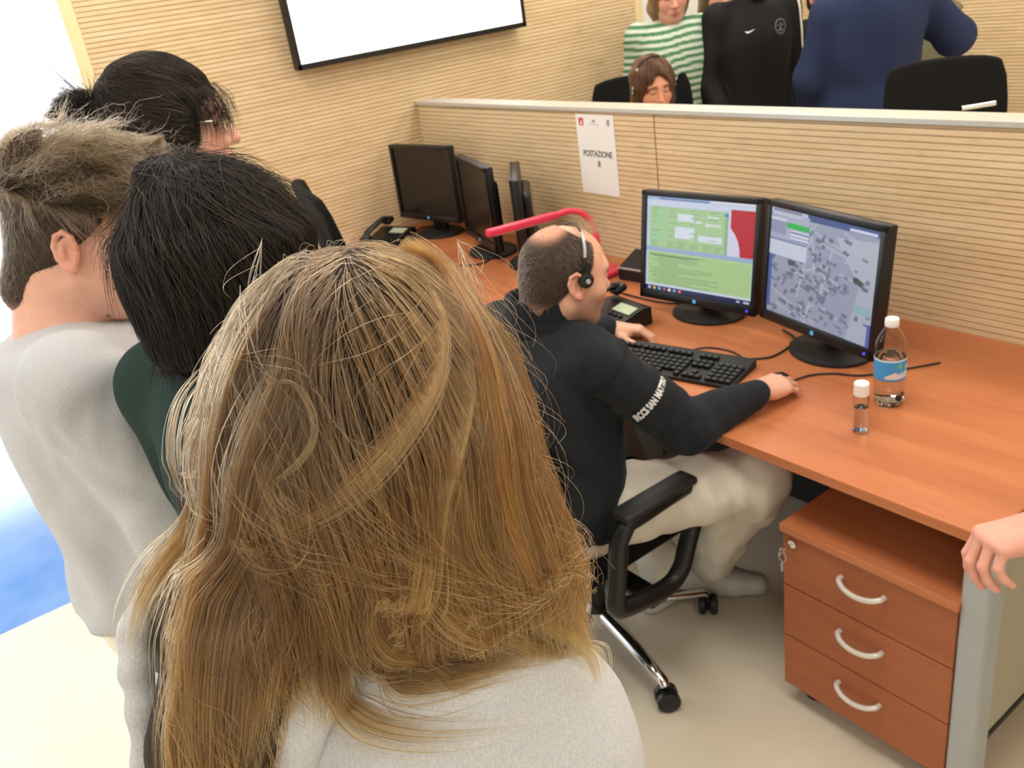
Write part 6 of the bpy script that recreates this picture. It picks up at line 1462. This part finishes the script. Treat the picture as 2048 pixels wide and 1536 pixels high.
def seated_woman():
    Hw = W(1306, 171, 3.98); yaw = FACE + .03; c, s = math.cos(yaw), math.sin(yaw); loc = (Hw[0] + s * .10, Hw[1] - c * .10)
    r = root_at('person', 'seated woman with long brown hair and headset, looking down behind the partition', loc, yaw); R = eul(.06, .30, .04); sc = .97; Hc = np.array([0, .10, Hw[2]]); nk = Hc + np.array((0, -.05, -.135)); zz = nk[2]
    f = dict(r=r, Hc=Hc, R=R, sc=sc, loc=loc, yaw=yaw, T=lambda p: Hc + R @ (np.array(p) * sc), L=lambda p: to_local(p, loc, yaw)); J = {}
    for q, sg in (('R', 1), ('L', -1)): J['sh' + q] = np.array((sg * .165, .02, zz - .05)); J['el' + q] = np.array((sg * .23, .14, zz - .30)); J['wr' + q] = np.array((sg * .16, .36, .80)); J['hip' + q] = np.array((sg * .09, 0, .53)); J['kn' + q] = np.array((sg * .11, .42, .54)); J['an' + q] = np.array((sg * .10, .40, .10))
    tor = [(.46, .175, .125, 0, -.01), (.60, .155, .115, 0, .0), (.78, .145, .11, 0, .015), (.92, .15, .10, 0, .02), (zz - .04, .13, .08, 0, .03), (zz, .06, .055, 0, .04)]
    body = head(Hc, R, sc) + [C(nk + (0, 0, -.04), Hc + (0, -.02, -.06), .052, .048, .025), S((0, 0, 0), tor, .03)]; tp = [S((0, 0, 0), [(z, a + .018, b + .018, x, y) for z, a, b, x, y in tor[:-1]], .03)]; tr = [S((0, 0, 0), [(.45, .19, .15, 0, -.01), (.50, .19, .15, 0, 0), (.58, .175, .135, 0, 0)], .04)]
    for q, sd in (('R', 1), ('L', -1)):
        body += [C(J['sh' + q], J['el' + q], .046, .036), C(J['el' + q], J['wr' + q], .036, .024), C(J['hip' + q], J['kn' + q], .075, .055, .03), C(J['kn' + q], J['an' + q], .053, .036)] + hand(J['wr' + q], (-sd * .2, 1, -.15), (0, .1, 1), sd, .9, (.3, .4, .3))
        tp += [C(nk + (.05 * sd, 0, -.04), J['sh' + q], .055, .06, .04), C(J['sh' + q], J['el' + q], .062, .052), C(J['el' + q], J['wr' + q] - (0, .03, 0), .050, .036)]; tr += [C(J['hip' + q], J['kn' + q], .09, .072, .04), C(J['kn' + q], J['an' + q], .07, .052)]
        part('shoe', [C(J['an' + q] + (0, -.03, -.055), J['an' + q] + (0, .12, -.065), .042, .034, .02)], 'shoe', r, .010, None, .003, lambda X, Y, Z: np.maximum(0, .006 - Z) * 3 + 0 * X + 0 * Y, 1)
    part('body', body, 'skin', r, .014, [(Hc - .13, Hc + .13)], .0042, None, 1, skin_color((218, 158, 130), Hc, R, sc, brow=(92, 64, 48), lash=(58, 40, 34), cheek=.45))
    part('jacket', tp, 'track', r, .012, None, .003, folds(58, .004, 16, 5), 2); part('trousers', tr, 'trousers', r, .013, None, .003, None, 2)
    long_hair(f, (78, 50, 34), -.26, .092, 63, 3600, ((70, 44, 28), (52, 33, 22), (92, 60, 38)), rad=.0005)
    hs = empty('headset', (loc[0], loc[1], 0), 'black headset with silver details over the seated woman\'s brown hair', 'headset', rz=yaw); T = f['T']
    MB().tube([T((.094 * math.cos(a), -.004, .026 + .112 * math.sin(a))) for a in np.linspace(-.1, PI + .1, 36)], .0035, 8, flat=.8).build('headband', M['black'], hs, .9)
    for q in (-1, 1):
        Rx = Matrix(R.tolist()) @ Matrix.Rotation(PI / 2 * q, 3, 'Y'); MB().lathe([(0, -.008), (.022, -.008), (.025, -.002), (.022, .006), (.01, .009), (0, .009)], T((q * .096, .0, -.002)), 24, Rx).build('ear_piece', M['black'], hs, .6)
        for dz in (-.008, .012): MB().box(T((q * .104, .012, dz)), (.006, .012, .012), .002, Matrix(R.tolist())).build('silver_detail', M['silver'], hs)
        MB().box(T((q * .078, .002, .09)), (.010, .014, .012), .003, Matrix(R.tolist())).build('band_slider', M['silver'], hs)
    MB().tube(bez(T((-.098, .01, -.01)), T((-.085, .07, -.05)), T((-.04, .11, -.075)), n=16), .0025, 8).build('microphone_boom', M['black'], hs, .9)


def hand_person():
    yaw = 1.15; h = 1.70; hd = np.array([-.11, 1.36, 1.575]); c, s = math.cos(yaw), math.sin(yaw); loc = (hd[0] + s * .02, hd[1] - c * .02); Lc = lambda p: to_local(np.array(p, float), loc, yaw)
    f = stand('bare hand of a person standing at the right end of the desk', hd, yaw, (0, .2, 0), (228, 166, 146), trousers='denim', pose=dict(elL=Lc((-.285, 1.235, 1.085)), wrL=Lc((-.462, 1.240, .915))), hands='fine', res=.014, fres=.0035, handkw=dict(L=dict(d=Lc((-.55, -.70, -.22)) - Lc((0, 0, 0)), n=Lc((-.25, .0, 1)) - Lc((0, 0, 0)), s=1.02, curl=(.85, .55, .35), spread=.06, thumb=.9)))
    part('sweater', top_prims(f, .024, .86, .016), 'track', f['r'], .012, None, .003, folds(59, .004, 16, 5), 2); part('hair', hair_cap(f, .014), 'under_hair', f['r'], .010, None, .004, None, 2, uhair((60, 46, 36)))


striped_girl(); third_girl(); tracksuit(); hidden_face(); navy_man(); khaki_person(); seated_woman(); hand_person()
